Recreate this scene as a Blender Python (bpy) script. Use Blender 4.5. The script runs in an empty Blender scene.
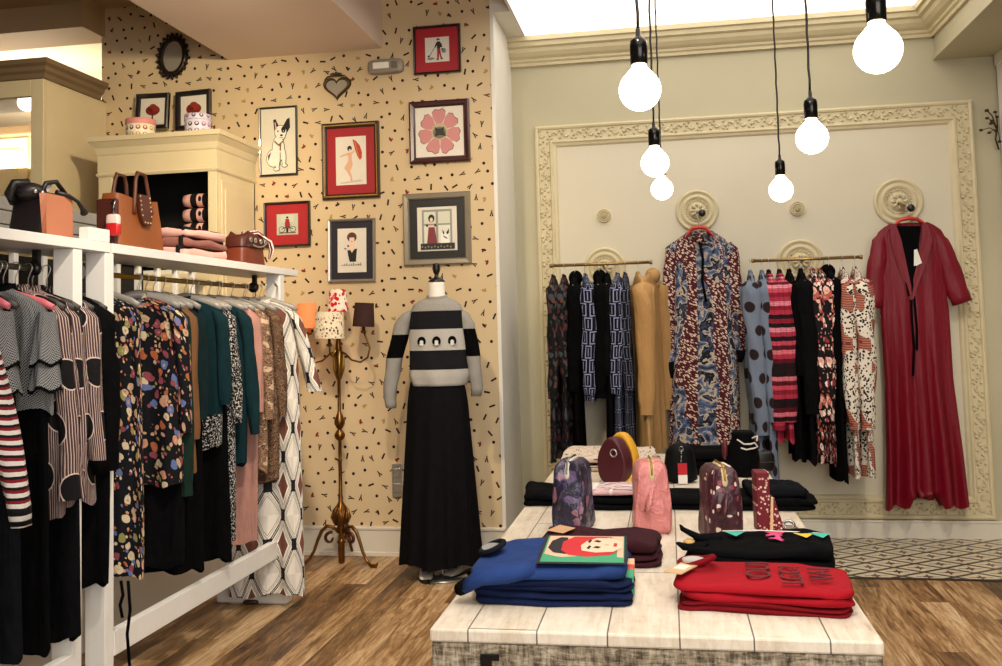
import bpy, math, random
from mathutils import Vector, Matrix
random.seed(7)
PI=math.pi
sc=bpy.context.scene
COL=sc.collection
# ------------------------------------------------------------ camera model (fitted to the photograph)
F_PX=947.3; YAW=.17195; PITCH=.06329; ROLL=-.02595; CY=267.64; EYE=1.5
_fw=Vector((-math.sin(YAW)*math.cos(PITCH), math.cos(YAW)*math.cos(PITCH), math.sin(PITCH)))
_rt=Vector((math.cos(YAW), math.sin(YAW), 0)); _up=_rt.cross(_fw)
RT=_rt*math.cos(ROLL)+_up*math.sin(ROLL); UP=-_rt*math.sin(ROLL)+_up*math.cos(ROLL)
O=Vector((0,0,EYE))
def ray(x,y): return RT*((x-501)/F_PX)-UP*((y-CY)/F_PX)+_fw
def atY(x,y,Y): d=ray(x,y); return O+d*(Y/d.y)
def atX(x,y,X): d=ray(x,y); return O+d*(X/d.x)
def atZ(x,y,Z): d=ray(x,y); return O+d*((Z-EYE)/d.z)
cam=bpy.data.cameras.new('camera'); co=bpy.data.objects.new('camera',cam); COL.objects.link(co)
M=Matrix((RT,UP,-_fw)).transposed().to_4x4(); M.translation=O; co.matrix_world=M
cam.sensor_width=36; cam.lens=F_PX/1002*36; cam.shift_x=0; cam.shift_y=-(333-CY)/1002; cam.clip_start=.05
sc.camera=co
sc.view_settings.view_transform='Standard'; sc.view_settings.look='None'
sc.view_settings.gamma=1; sc.view_settings.use_curve_mapping=False; sc.view_settings.exposure=0.0

# ------------------------------------------------------------ node helpers
def lin(c):
    if isinstance(c,str):
        c=c.lstrip('#'); c=[int(c[i:i+2],16)/255 for i in (0,2,4)]
        c=[(x/12.92 if x<=.04045 else ((x+.055)/1.055)**2.4) for x in c]
    return (c[0],c[1],c[2],1)
class NT:
    def __init__(s,name):
        s.m=bpy.data.materials.new(name); s.m.use_nodes=True; s.t=s.m.node_tree
        s.b=s.t.nodes['Principled BSDF']
    def n(s,k,**kw):
        n=s.t.nodes.new(k)
        for a,v in kw.items(): setattr(n,a,v)
        return n
    def l(s,a,b): s.t.links.new(a,b)
class E:
    """socket with arithmetic"""
    def __init__(s,nt,sock): s.nt=nt; s.s=sock
    def op(s,o,*a):
        n=s.nt.n('ShaderNodeMath',operation=o)
        for i,x in enumerate((s,)+a):
            if isinstance(x,E): s.nt.l(x.s,n.inputs[i])
            else: n.inputs[i].default_value=x
        return E(s.nt,n.outputs[0])
    def __add__(s,o): return s.op('ADD',o)
    def __radd__(s,o): return s.op('ADD',o)
    def __sub__(s,o): return s.op('SUBTRACT',o)
    def __rsub__(s,o): return s.op('MULTIPLY',-1.).op('ADD',o)
    def __mul__(s,o): return s.op('MULTIPLY',o)
    def __rmul__(s,o): return s.op('MULTIPLY',o)
    def __truediv__(s,o): return s.op('DIVIDE',o)
    def gt(s,o): return s.op('GREATER_THAN',o)
    def lt(s,o): return s.op('LESS_THAN',o)
    def fract(s): return s.op('FRACT')
    def floor(s): return s.op('FLOOR')
    def abs(s): return s.op('ABSOLUTE')
    def max(s,o): return s.op('MAXIMUM',o)
    def min(s,o): return s.op('MINIMUM',o)
    def sin(s): return s.op('SINE')
    def cos(s): return s.op('COSINE')
    def sqrt(s): return s.op('SQRT')
def comb(nt,x,y,z=0.):
    n=nt.n('ShaderNodeCombineXYZ')
    for i,v in enumerate((x,y,z)):
        if isinstance(v,E): nt.l(v.s,n.inputs[i])
        else: n.inputs[i].default_value=v
    return n.outputs[0]
def coords(nt,uv=False):
    if uv: n=nt.n('ShaderNodeUVMap'); o=n.outputs[0]
    else: n=nt.n('ShaderNodeTexCoord'); o=n.outputs['Object']
    s=nt.n('ShaderNodeSeparateXYZ'); nt.l(o,s.inputs[0])
    return tuple(E(nt,s.outputs[i]) for i in range(3))
def white(nt,vec):
    n=nt.n('ShaderNodeTexWhiteNoise',noise_dimensions='3D'); nt.l(vec,n.inputs[0])
    s=nt.n('ShaderNodeSeparateColor'); nt.l(n.outputs[1],s.inputs[0])
    return E(nt,n.outputs[0]),E(nt,s.outputs[0]),E(nt,s.outputs[1]),E(nt,s.outputs[2])
def noise(nt,vec,scale=5,detail=3,rough=.5,dist=0.):
    n=nt.n('ShaderNodeTexNoise'); nt.l(vec,n.inputs['Vector'])
    n.inputs['Scale'].default_value=scale; n.inputs['Detail'].default_value=detail
    n.inputs['Roughness'].default_value=rough; n.inputs['Distortion'].default_value=dist
    return E(nt,n.outputs[0])
def voro(nt,vec,scale=10,feature='F1',rnd=1.):
    n=nt.n('ShaderNodeTexVoronoi',feature=feature); nt.l(vec,n.inputs['Vector'])
    n.inputs['Scale'].default_value=scale; n.inputs['Randomness'].default_value=rnd
    if feature=='DISTANCE_TO_EDGE': return E(nt,n.outputs['Distance']),None
    s=nt.n('ShaderNodeSeparateColor'); nt.l(n.outputs['Color'],s.inputs[0])
    return E(nt,n.outputs['Distance']),E(nt,s.outputs[0])
def mix(nt,f,a,b):
    n=nt.n('ShaderNodeMix',data_type='RGBA')
    if isinstance(f,E): nt.l(f.s,n.inputs[0])
    else: n.inputs[0].default_value=f
    for i,v in ((6,a),(7,b)):
        if isinstance(v,(str,tuple,list)): n.inputs[i].default_value=lin(v)
        else: nt.l(v,n.inputs[i])
    return n.outputs[2]
def ramp(nt,f,stops,const=False):
    n=nt.n('ShaderNodeValToRGB'); nt.l(f.s,n.inputs[0]); r=n.color_ramp
    if const: r.interpolation='CONSTANT'
    while len(r.elements)<len(stops): r.elements.new(.5)
    for e,(p,c) in zip(r.elements,stops): e.position=p; e.color=lin(c)
    return n.outputs[0]
def bump(nt,h,strength=.3,dist=.01):
    n=nt.n('ShaderNodeBump'); n.inputs['Strength'].default_value=strength; n.inputs['Distance'].default_value=dist
    nt.l(h.s,n.inputs['Height']); nt.l(n.outputs[0],nt.b.inputs['Normal'])
def fin(nt,col,rough=.7,metal=0.,sheen=0.,spec=None,coat=0.):
    if col is not None:
        if isinstance(col,(str,tuple,list)): nt.b.inputs['Base Color'].default_value=lin(col)
        else: nt.l(col,nt.b.inputs['Base Color'])
    if isinstance(rough,E): nt.l(rough.s,nt.b.inputs['Roughness'])
    else: nt.b.inputs['Roughness'].default_value=rough
    nt.b.inputs['Metallic'].default_value=metal
    if spec is not None: nt.b.inputs['Specular IOR Level'].default_value=spec
    if sheen: nt.b.inputs['Sheen Weight'].default_value=sheen
    if coat: nt.b.inputs['Coat Weight'].default_value=coat
    return nt.m
_c={}
def plain(c,rough=.6,metal=0.,var=.06,scale=12,bmp=0.,spec=None,name=None,coat=0.,bscale=60):
    k=(c,rough,metal,var,bmp,spec,coat)
    if k in _c: return _c[k]
    nt=NT(name or 'paint_'+c.strip('#')); x,y,z=coords(nt); v=comb(nt,x,y,z)
    n=noise(nt,v,scale,4)
    cl=lin(c); d=tuple(max(0,q*(1-var*2.5)) for q in cl[:3]); h=tuple(min(1,q*(1+var*1.5)) for q in cl[:3])
    col=mix(nt,n,d,h)
    if bmp: bump(nt,noise(nt,v,bscale,3),bmp,.004)
    _c[k]=fin(nt,col,rough,metal,0,spec,coat); return _c[k]
def fabric(c,rough=.9,var=.1,weave=700,sheen=.0,name=None,spec=.15):
    k=('fab',c,rough,var,weave,spec)
    if k in _c: return _c[k]
    nt=NT(name or 'fabric_'+c.strip('#')); u,v,_=coords(nt,True); w=comb(nt,u,v,0.)
    n=noise(nt,w,18,4); cl=lin(c)
    col=mix(nt,n,tuple(q*(1-var*2) for q in cl[:3]),tuple(min(1,q*(1+var*2)+.002) for q in cl[:3]))
    bump(nt,noise(nt,w,14,3)+ (u*weave).sin()*.05,.35,.01)
    _c[k]=fin(nt,col,rough,0,sheen,spec); return _c[k]
def emit(c,s):
    nt=NT('glow'); fin(nt,c,.5); nt.b.inputs['Emission Color'].default_value=lin(c); nt.b.inputs['Emission Strength'].default_value=s; return nt.m

# ------------------------------------------------------------ mesh builder
class MB:
    def __init__(s): s.v=[]; s.f=[]; s.m=[]; s.sm=[]; s.uv=[]; s.mats=[]; s.cur=0; s.T=None
    def mat(s,m):
        if m not in s.mats: s.mats.append(m)
        s.cur=s.mats.index(m); return s
    def P(s,p):
        p=Vector(p)
        if s.T is not None: p=s.T@p
        s.v.append(tuple(p)); return len(s.v)-1
    def face(s,idx,smooth=False,uv=None):
        s.f.append(tuple(idx)); s.m.append(s.cur); s.sm.append(smooth)
        s.uv.append(uv if uv else [(s.v[i][0],s.v[i][2]) for i in idx])
    def poly(s,pts,smooth=False,uv=None): s.face([s.P(p) for p in pts],smooth,uv)
    def box(s,c,d,rz=0.,taper=1.,R=None):
        x,y,z=[q/2 for q in d]; c=Vector(c); R=R or Matrix.Rotation(rz,3,'Z')
        p=[s.P(c+R@Vector((sx*x*(taper if sz>0 else 1),sy*y*(taper if sz>0 else 1),sz*z))) for sz in(-1,1) for sx,sy in((-1,-1),(1,-1),(1,1),(-1,1))]
        for q in((3,2,1,0),(4,5,6,7),(0,1,5,4),(1,2,6,5),(2,3,7,6),(3,0,4,7)): s.face([p[i] for i in q])
        return s
    def b2(s,a,b):
        a=Vector(a);b=Vector(b); return s.box((a+b)/2,[abs(q) for q in (b-a)])
    def loft(s,rings,cap0=False,cap1=False,smooth=True,closed=True,uvs=None):
        N=len(rings[0]); ids=[[s.P(p) for p in r] for r in rings]
        per=max(sum((Vector(r[j])-Vector(r[(j+1)%N])).length for j in range(N)) for r in rings)
        vv=[0.]
        for a,b in zip(rings,rings[1:]):
            vv.append(vv[-1]-max((Vector(a[j])-Vector(b[j])).length for j in range(0,N,max(1,N//6))))
        for i in range(len(rings)-1):
            for j in range(N if closed else N-1):
                k=(j+1)%N
                uv=[(per*j/N,vv[i]),(per*j/N,vv[i+1]),(per*(j+1)/N,vv[i+1]),(per*(j+1)/N,vv[i])]
                s.face([ids[i][j],ids[i+1][j],ids[i+1][k],ids[i][k]],smooth,uv)
        if cap0: s.face(ids[0],False)
        if cap1: s.face(ids[-1][::-1],False)
        return s
    def lathe(s,prof,n=24,c=(0,0,0),axis='Z',cap=True,smooth=True):
        c=Vector(c); R=[]
        for r,z in prof:
            q=[]
            for j in range(n):
                a=2*PI*j/n
                if axis=='Z': p=Vector((r*math.cos(a),r*math.sin(a),z))
                elif axis=='Y': p=Vector((r*math.cos(a),z,r*math.sin(a)))
                else: p=Vector((z,r*math.cos(a),r*math.sin(a)))
                q.append(c+p)
            R.append(q)
        return s.loft(R,cap,cap,smooth)
    def tube(s,path,r,n=8,cap=True,flat=1.):
        P=[Vector(p) for p in path]; R=[]; up=Vector((0,0,1)); prev=None
        for i,p in enumerate(P):
            t=(P[min(i+1,len(P)-1)]-P[max(i-1,0)]).normalized()
            if prev is None:
                a=t.cross(up if abs(t.z)<.95 else Vector((0,1,0))).normalized()
            else: a=(prev-t*prev.dot(t)).normalized()
            prev=a; b=t.cross(a); rr=r[i] if isinstance(r,(list,tuple)) else r
            R.append([p+a*(rr*math.cos(2*PI*j/n))+b*(rr*flat*math.sin(2*PI*j/n)) for j in range(n)])
        return s.loft(R,cap,cap)
    def ell(s,c,r,n=12,m=8,e=1.):
        c=Vector(c); R=[]
        sg=lambda t,k: math.copysign(abs(t)**k,t)
        for i in range(m+1):
            ph=-PI/2+PI*i/m*.999+.0005
            R.append([c+Vector((r[0]*sg(math.cos(ph),e)*sg(math.cos(2*PI*j/n),e),r[1]*sg(math.cos(ph),e)*sg(math.sin(2*PI*j/n),e),r[2]*sg(math.sin(ph),e))) for j in range(n)])
        return s.loft(R,True,True)
    def build(s,name,mats=None,parent=None,bevel=0.,sub=0,loc=None,rz=0.):
        me=bpy.data.meshes.new(name); me.from_pydata(s.v,[],s.f)
        uvl=me.uv_layers.new(name='UVMap'); k=0
        for f in s.uv:
            for q in f: uvl.data[k].uv=q; k+=1
        for i,p in enumerate(me.polygons): p.material_index=s.m[i]; p.use_smooth=s.sm[i]
        ml=s.mats if s.mats else (mats if isinstance(mats,list) else [mats])
        for m in ml: me.materials.append(m)
        me.update(); o=bpy.data.objects.new(name,me); COL.objects.link(o)
        if parent: o.parent=parent
        if loc is not None: o.location=loc
        if rz: o.rotation_euler.z=rz
        if bevel:
            b=o.modifiers.new('bevel','BEVEL'); b.width=bevel; b.segments=2; b.limit_method='ANGLE'; b.angle_limit=.6
        if sub: b=o.modifiers.new('sub','SUBSURF'); b.levels=sub; b.render_levels=sub
        return o
def tag(o,label=None,cat=None,group=None,kind=None):
    if label: o['label']=label
    if cat: o['category']=cat
    if group: o['group']=group
    if kind: o['kind']=kind
    return o
def thing(name,label,cat,loc=(0,0,0),rz=0.,group=None,rot=None):
    o=bpy.data.objects.new(name,None); COL.objects.link(o); o.location=loc
    o.rotation_euler=rot if rot else (0,0,rz); o.empty_display_size=.05
    return tag(o,label,cat,group)
def struct(name,mb,m=None,**k): return tag(mb.build(name,m,**k),kind='structure')
def copy_thing(o,loc,rz,label=None):
    c=o.copy(); COL.objects.link(c); c.location=loc; c.rotation_euler=(0,0,rz)
    if label: c['label']=label
    for ch in o.children:
        d=ch.copy(); COL.objects.link(d); d.parent=c
        for g in ch.children:
            e=g.copy(); COL.objects.link(e); e.parent=d
    return c

# ------------------------------------------------------------ materials of the room
def m_wallpaper():
    nt=NT('wallpaper'); x,y,z=coords(nt); c=.086
    masks=[]; red=None
    for lay,(ox,oz) in enumerate(((0.,0.),)):
        X=x/c+ox; Z=z/c+oz; row=Z.floor(); X=X+row*.37; cx=X.floor()
        w,r1,r2,r3=white(nt,comb(nt,cx,row,lay+3.)); w2,s1,s2,s3=white(nt,comb(nt,cx,row,lay+9.))
        px=((X.fract()-.5)*c)-(r1-.5)*.034; pz=((Z.fract()-.5)*c)-(r2-.5)*.034
        a=(r3*8).floor()*.7854+s3*.5; ca=a.cos(); sa=a.sin()
        qx=px*ca-pz*sa; qz=px*sa+pz*ca
        d=(qx*qx+qz*qz).sqrt()
        dot=d.lt(.0105)*s1.lt(.34)
        bar=(qx.abs().lt(.0062))*(qz.abs().lt(.021))*(s1.gt(.36)*s1.lt(.64))
        tow=(qx.abs().lt((.022-qz)*.34-.001)).max((qx.abs()-(qz.abs()*.0)).lt(.0038))*(qz.abs().lt(.021))
        tow=tow*(1-(qx.abs().lt((.0-qz)*.18)))*(s1.gt(.64)*s1.lt(.86))
        hat=(((qx*qx)*.35+(qz*qz)*1.6).sqrt().lt(.0105)).max((qx-.006).abs().lt(.005)*qz.lt(.017)*qz.gt(0.))*s1.gt(.86)
        masks.append(dot.max(bar).max(tow).max(hat)); red=w2
    n=noise(nt,comb(nt,x,y,z),1.3,3)
    base=mix(nt,n,'#c8b089','#d5bf9b')
    ink=ramp(nt,red,[(0,'#241612'),(.8,'#3a1d16'),(.88,'#7d2a1e'),(.94,'#a58a50')],True)
    return fin(nt,mix(nt,masks[0],base,ink),.75,spec=.2)
def m_wood_floor():
    nt=NT('oak_planks'); x,y,z=coords(nt); w=.14
    ix=(x/w).floor(); r,_,r1,_=white(nt,comb(nt,ix,0.,0.)); yy=y+r*3; iy=(yy/1.3).floor()
    q,q1,q2,_=white(nt,comb(nt,ix,iy,1.))
    g=noise(nt,comb(nt,x*9,y*.8+q*9,0.),4,9,.68,1.1); g2=noise(nt,comb(nt,x*3,y*.6+q1*5,0.),2.5,4,.6)
    col=ramp(nt,g*.75+g2*.3+(q-.5)*.22,[(.3,'#24170e'),(.43,'#5e4228'),(.53,'#8d6a42'),(.63,'#b8966c'),(.78,'#d8bf9c')])
    gap=((x/w).fract().lt(.018)).max((yy/1.3).fract().lt(.003))
    col=mix(nt,gap*.7,col,'#2a1c12')
    bump(nt,g-gap,.25,.004)
    return fin(nt,col,g*.25+.3)
def m_tile():
    nt=NT('encaustic_tile'); x,y,z=coords(nt); c=.2
    a=(x*.7+y)/c; b=(x*.7-y)/c
    fa=(a.fract()-.5).abs(); fb=(b.fract()-.5).abs()
    edge=(fa.max(fb)).gt(.42); band=(fa.max(fb)).gt(.33)*(fa.max(fb)).lt(.38)
    star=((fa+fb).lt(.17)).max((fa-fb).abs().lt(.045)*(fa.max(fb)).lt(.24))
    red=(fa+fb).lt(.09)
    col=mix(nt,edge,'#d8cbb0','#2f2922'); col=mix(nt,band*.15,col,'#8c806c'); col=mix(nt,star,col,'#33221c'); col=mix(nt,red,col,'#7a2820')
    n=noise(nt,comb(nt,x,y,z),7,4); col=mix(nt,n*.3,col,'#6e6252')
    return fin(nt,col,.35)
def m_table(dark=False):
    nt=NT('weathered_white_boards' if not dark else 'weathered_rough_side'); x,y,z=coords(nt)
    if not dark:
        w=.185; ix=((x+.66)/w).floor(); q,_,_,_=white(nt,comb(nt,ix,3.,0.))
        g=noise(nt,comb(nt,x*9,y*1.2+q*4,z*3),5,7,.65,.5); s=noise(nt,comb(nt,x*2,y*2,0.),3,5,.7)
        col=ramp(nt,g*.6+s*.5+(q-.5)*.1,[(.3,'#9c8871'),(.42,'#c9b9a2'),(.6,'#ddd2c0'),(.8,'#e8e0d2')])
        rowy=((y+ix*.37)/1.35).fract()
        gap=(((x+.66)/w).fract().lt(.022)).max(rowy.lt(.004))
        col=mix(nt,gap*.85,col,'#2c221a'); bump(nt,g-gap*1.5,.3,.004)
        return fin(nt,col,.5)
    g=noise(nt,comb(nt,x*6,y*6,z*26),3,8,.7,.6); s=noise(nt,comb(nt,x*26,y*26,z*5),3,6,.7)
    col=ramp(nt,g*.55+s*.5,[(.38,'#1e1812'),(.46,'#5c5140'),(.55,'#9a8d77'),(.66,'#c8bda8')])
    bump(nt,g+s,.8,.006); return fin(nt,col,.8)
def m_cream(name,a,b,sc_=3,rough=.6,b_=.15):
    nt=NT(name); x,y,z=coords(nt); v=comb(nt,x,y,z)
    n=noise(nt,v,sc_,5,.6); bump(nt,noise(nt,v,25,4),b_,.004); return fin(nt,mix(nt,n,a,b),rough)
WALLP=m_wallpaper(); FLOOR=m_wood_floor(); TILE=m_tile(); TTOP=m_table(); TSIDE=m_table(True)
BACKW=m_cream('plaster_cream_wall','#a9a286','#beb698',1.2); PANEL=m_cream('plaster_panel','#c9c1a9','#d6ceb8',1.)
MOULD=m_cream('plaster_moulding','#bfb28c','#d6caa8',6,.6,.3); WHITEP=m_cream('white_paint','#d8d4ca','#e6e2d8',4,.5)
BASEB=m_cream('baseboard_paint','#cfc8b8','#ded7c8',3,.45); CREAMW=m_cream('cream_furniture_paint','#cfbf98','#dccda8',4,.5)
TAUPE=m_cream('taupe_paint','#6c5840','#806b4e',3,.6); PINKC=m_cream('plaster_pinkish','#dcc8bb','#e4d3c8',1.5)
BROWNC=m_cream('ceiling_tan','#a98d68','#b89c76',1.5); RACKW=m_cream('rack_white_paint','#dcd9d2','#e9e6df',6,.4)
GREYB=m_cream('grey_washed_board','#8f8b82','#b0aca2',8,.6,.4)
BLACKM=plain('#0c0b0b',.35,var=.1); GOLD=plain('#b08a3c',.3,1.,var=.15); CHROME=plain('#8c8c8c',.18,1.,var=.05)
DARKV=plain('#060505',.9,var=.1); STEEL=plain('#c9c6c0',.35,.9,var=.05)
# ------------------------------------------------------------ the setting
YW=6.2; YB=6.923; XC=-1.09
mb=MB(); mb.b2((-7.5,-2,-.05),(4.5,YB+.1,0)); struct('floor',mb,FLOOR)
mb=MB(); mb.b2((-.98,5.86,.0),(2.35,YB-.02,.004)); o=struct('floor_tile_strip',mb,TILE)
mb=MB(); mb.b2((-1.0,5.83,.0),(2.35,5.86,.006)); mb.b2((-1.0,5.86,0),(-.98,YB-.02,.006)); struct('trim_1',mb,plain('#2b241d',.5))
mb=MB(); mb.b2((-3.99,YW,0),(XC,YW+.12,4.1)); struct('wall_left_back',mb,WALLP)
mb=MB(); mb.b2((XC-.02,YW-.004,0),(XC,YB,4.1)); mb.b2((XC-.02,YW-.002,0),(XC+.004,YB+.05,4.1)); struct('wall_return',mb,WHITEP)
mb=MB(); mb.b2((XC-.1,YB,0),(4.5,YB+.12,4.1)); struct('wall_back',mb,BACKW)
mb=MB(); mb.b2((-.8,YB-.006,.2),(2.0,YB,2.9)); struct('wall_panel',mb,PANEL)
# baseboards
mb=MB(); mb.b2((-2.9,YW-.022,0),(XC,YW,.175)); mb.b2((-2.9,YW-.03,.175),(XC+.002,YW,.195)); mb.b2((-2.9,YW-.03,0),(XC,YW,.03)); struct('baseboard_left',mb,BASEB,bevel=.004)
mb=MB(); mb.b2((XC+.01,YB-.03,0),(2.6,YB,.11)); mb.b2((XC+.01,YB-.036,.11),(2.6,YB,.125)); struct('baseboard_back',mb,BASEB,bevel=.004)
# ceilings
mb=MB(); mb.b2((-4.1,-2,3.9),(-.93,YW+.1,4.0)); struct('ceiling_left',mb,BROWNC)
mb=MB(); mb.b2((-3.0,-2,3.447),(-1.87,YW,3.9)); struct('ceiling_soffit',mb,PINKC)
LIGHTC=emit('#fff8ee',2.2)  # plain white ceiling made to glow, its brightness put into the material
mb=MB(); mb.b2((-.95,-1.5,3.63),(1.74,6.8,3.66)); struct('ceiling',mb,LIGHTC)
mb=MB(); mb.b2((XC,YW,3.63),(-.95,YB,3.9)); mb.b2((-.95,6.8,3.63),(1.9,YB,3.9)); mb.b2((-.97,-2,3.63),(-.95,YW,3.9)); struct('ceiling_edge',mb,WHITEP)
def cornice_prof():
    return [(0,0),(.03,0),(.035,.02),(.05,.03),(.055,.045),(.08,.06),(.105,.085),(.115,.11),(.14,.12),(.145,.15),(.165,.155),(.165,.19),(0,.19)]
mb=MB(); pr=cornice_prof()
mb.loft([[(XC,YB-a,3.44+b) for a,b in pr],[(1.92-0,YB-a,3.44+b) for a,b in pr]],True,True,False); struct('trim_2',mb,MOULD)
mb=MB(); mb.loft([[(1.91-a,-1.5,3.44+b) for a,b in pr],[(1.91-a,YB,3.44+b) for a,b in pr]],True,True,False); struct('trim_3',mb,MOULD)
mb=MB(); mb.b2((1.9,-1.5,3.28),(3.4,YB,3.75)); mb.b2((1.885,-1.5,3.28),(1.9,YB,3.31)); struct('ceiling_beam',mb,BACKW)
# right column
p=atY(993.5,23,6.9)
mb=MB(); mb.b2((p.x,6.0,0),(p.x+.5,6.9,3.28)); mb.b2((p.x-.012,5.985,3.2),(p.x+.5,6.9,3.28)); struct('wall_right_column',mb,WHITEP,bevel=.006)
# left: header beam and the cream portal beyond
mb=MB(); mb.b2((-7.5,5.93,3.683),(-3.964,YW+.1,4.1)); mb.b2((-7.5,-2,3.86),(-4.05,5.95,4.1)); struct('ceiling_header',mb,BROWNC)
mb=MB(); mb.b2((-9.5,YW+.1,3.85),(-3.9,10.5,3.95)); struct('ceiling_far_room',mb,m_cream('far_ceiling','#e6dcc8','#f2ead8',2))
mb=MB(); mb.b2((-9.5,10.4,0),(-3.9,10.5,4)); struct('wall_far_room',mb,PINKC)
mb=MB(); mb.b2((-4.02,YW+.12,0),(-3.99,10.4,3.9)); struct('wall_far_side',mb,WALLP)
XP=-3.95
mb=MB()
mb.b2((XP-.03,5.5,0),(XP,YW-.002,3.2))              # side skin
mb.b2((XP-.09,5.49,0),(XP-.0,5.53,3.2))            # front stile
mb.b2((-7.3,5.49,3.09),(XP-.09,5.53,3.2))          # header
mb.b2((-7.3,5.53,3.18),(XP,YW,3.2))
struct('wall_left_portal',mb,CREAMW,bevel=.003)
mb=MB(); prf=[(0,0),(.02,0),(.025,.03),(.045,.045),(.05,.07),(.075,.085),(.08,.115),(0,.115)]
mb.loft([[(XP+a,5.49-a,3.2+b) for a,b in prf],[(XP+a,6.1,3.2+b) for a,b in prf]],True,True,False)
mb.loft([[(-7.3,5.49-a,3.2+b) for a,b in prf],[(XP+a,5.49-a,3.2+b) for a,b in prf]],True,True,False)
mb.b2((-7.3,5.5,3.2),(XP,YW-.003,3.21)); struct('trim_4',mb,TAUPE)
p=atY(20,127,7.4)
t=thing('far_cupboard','cream panelled cupboard seen through the opening behind the balustrade','cupboard',(-5.6,7.4,0))
T_=Matrix.Translation((5.6,-7.4,0))
mb=MB(); mb.T=T_; mb.b2((-6.6,7.4,0),(-4.3,7.9,p.z-.06)); mb.mat(CREAMW); mb.build('body',CREAMW,t)
mb=MB(); mb.T=T_; mb.b2((-6.65,7.36,p.z-.06),(-4.25,7.9,p.z)); mb.build('top_board',TAUPE,t)
for k in range(4):
    x0=-6.55+k*.56; mb=MB(); mb.T=T_; mb.b2((x0,7.375,.1),(x0+.53,7.4,p.z-.1)); mb.b2((x0+.07,7.36,.2),(x0+.46,7.376,p.z-.2)); mb.build('door',CREAMW,t,bevel=.006)
p=atY(27,103,5.78); t=thing('globe_lamp','white glowing globe lamp beyond the cream opening at far left','lamp',p)
mb=MB(); mb.ell((0,0,0),(.062,.062,.058),24,14); mb.build('globe',emit('#fff0d8',3.),t); mb=MB(); mb.lathe([(.03,.05),(.035,3.179-p.z)],16); mb.build('ceiling_cup',BLACKM,t)
# black sheet painted as shade of the room beyond the balusters, cream skirting below
mb=MB(); mb.b2((-3.32,.5,.0),(-3.25,5.5,1.93)); struct('dark_room_sheet',mb,DARKV)
mb=MB(); mb.b2((-2.86,.5,0),(-2.8,6.19,.52)); mb.b2((-2.87,.5,.52),(-2.79,6.19,.55)); struct('baseboard_side',mb,BASEB,bevel=.004)

# panel moulding with carved scrolls
def moulding():
    x0,x1,z0,z1=-.918,2.118,.133,2.982; W=.165; y=YB
    t=thing('panel_moulding','cream carved plaster frame moulding around the big wall panel','moulding',((x0+x1)/2,y,z0))
    prof=[(0,.0),(0,.028),(.012,.034),(.024,.03),(.03,.02),(.105,.018),(.112,.03),(.125,.032),(.135,.022),(.15,.018),(.16,.008),(.165,0)]
    def R(d,h): return [(x0+d,y-h,z0+d),(x1-d,y-h,z0+d),(x1-d,y-h,z1-d),(x0+d,y-h,z1-d)]
    mb=MB(); mb.T=Matrix.Translation((-(x0+x1)/2,-y,-z0))
    rings=[R(a,b) for a,b in prof]; mb.loft(rings,smooth=False); mb.build('frame',MOULD,t)
    mb=MB(); mb.T=Matrix.Translation((-(x0+x1)/2,-y,-z0))
    c=.068
    def scroll(px,pz,dx,dz,s):
        # leaf scroll: spiral plus three leaves, along direction (dx,dz)
        nx,nz=-dz*s,dx*s
        pts=[]; 
        for i in range(9):
            a=i/8*4.6; r=.024*(1-i/10)
            lx=-.02+r*math.cos(a); ly=r*math.sin(a)
            pts.append((px+dx*lx+nx*ly,y-.024,pz+dz*lx+nz*ly))
        mb.tube(pts,[.0075-.0005*i for i in range(9)],5)
        for k,(lx,ly,ang,ln) in enumerate(((.02,.018,.9,.024),(.034,.004,.3,.02),(.022,-.018,-.7,.02),(-.03,-.026,-2.4,.016))):
            ex=lx+ln*math.cos(ang); ey=ly+ln*math.sin(ang)
            mb.tube([(px+dx*lx+nx*ly,y-.02,pz+dz*lx+nz*ly),(px+dx*(lx+ex)/2+nx*(ly+ey)/2,y-.028,pz+dz*(lx+ex)/2+nz*(ly+ey)/2),(px+dx*ex+nx*ey,y-.019,pz+dz*ex+nz*ey)],[.004,.009,.002],5)
    st=.088; i=0
    n=int((x1-x0-2*c)/st); 
    for k in range(n+1):
        px=x0+c+(x1-x0-2*c)*k/n; s=1 if k%2 else -1
        scroll(px,z0+c,1,0,s); scroll(px,z1-c,1,0,s)
    n=int((z1-z0-2*c)/st)
    for k in range(1,n):
        pz=z0+c+(z1-z0-2*c)*k/n; s=1 if k%2 else -1
        scroll(x0+c,pz,0,1,s); scroll(x1-c,pz,0,1,s)
    mb.build('carved_scrolls',MOULD,t)
moulding()
def rosette(px,py,rad,label,group):
    p=atY(px,py,YB); t=thing('plaster_rosette',label,'wall rosette',(p.x,YB-.006,p.z),group=group)
    k=rad/.15
    mb=MB(); mb.lathe([(0.15*k,0),(.15*k,-.012),(.142*k,-.022),(.132*k,-.022),(.126*k,-.012),(.115*k,-.01),(.108*k,-.024),(.095*k,-.028),(.086*k,-.014),(.06*k,-.012),(.056*k,-.026),(.045*k,-.034),(.03*k,-.03),(.012*k,-.045),(.002*k,-.047)],40,axis='Y')
    mb.build('disc',MOULD,t)
    mb=MB(); n=26 if rad>.1 else 10
    for i in range(n):
        a=2*PI*i/n; r=.074*k
        mb.ell((r*math.cos(a),-.016,r*math.sin(a)),(.006*k+.001,.008,.006*k+.001),6,4)
    for i in range(8):
        a=2*PI*i/8; mb.tube([(.02*k*math.cos(a),-.034,.02*k*math.sin(a)),(.04*k*math.cos(a),-.045,.04*k*math.sin(a)),(.054*k*math.cos(a),-.026,.054*k*math.sin(a))],[.006*k,.011*k,.003*k],5)
    mb.build('beading',MOULD,t); return t,p
rosette(697,211,.152,'large plaster rosette above the blue and burgundy patterned dress','large plaster rosettes')
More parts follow.
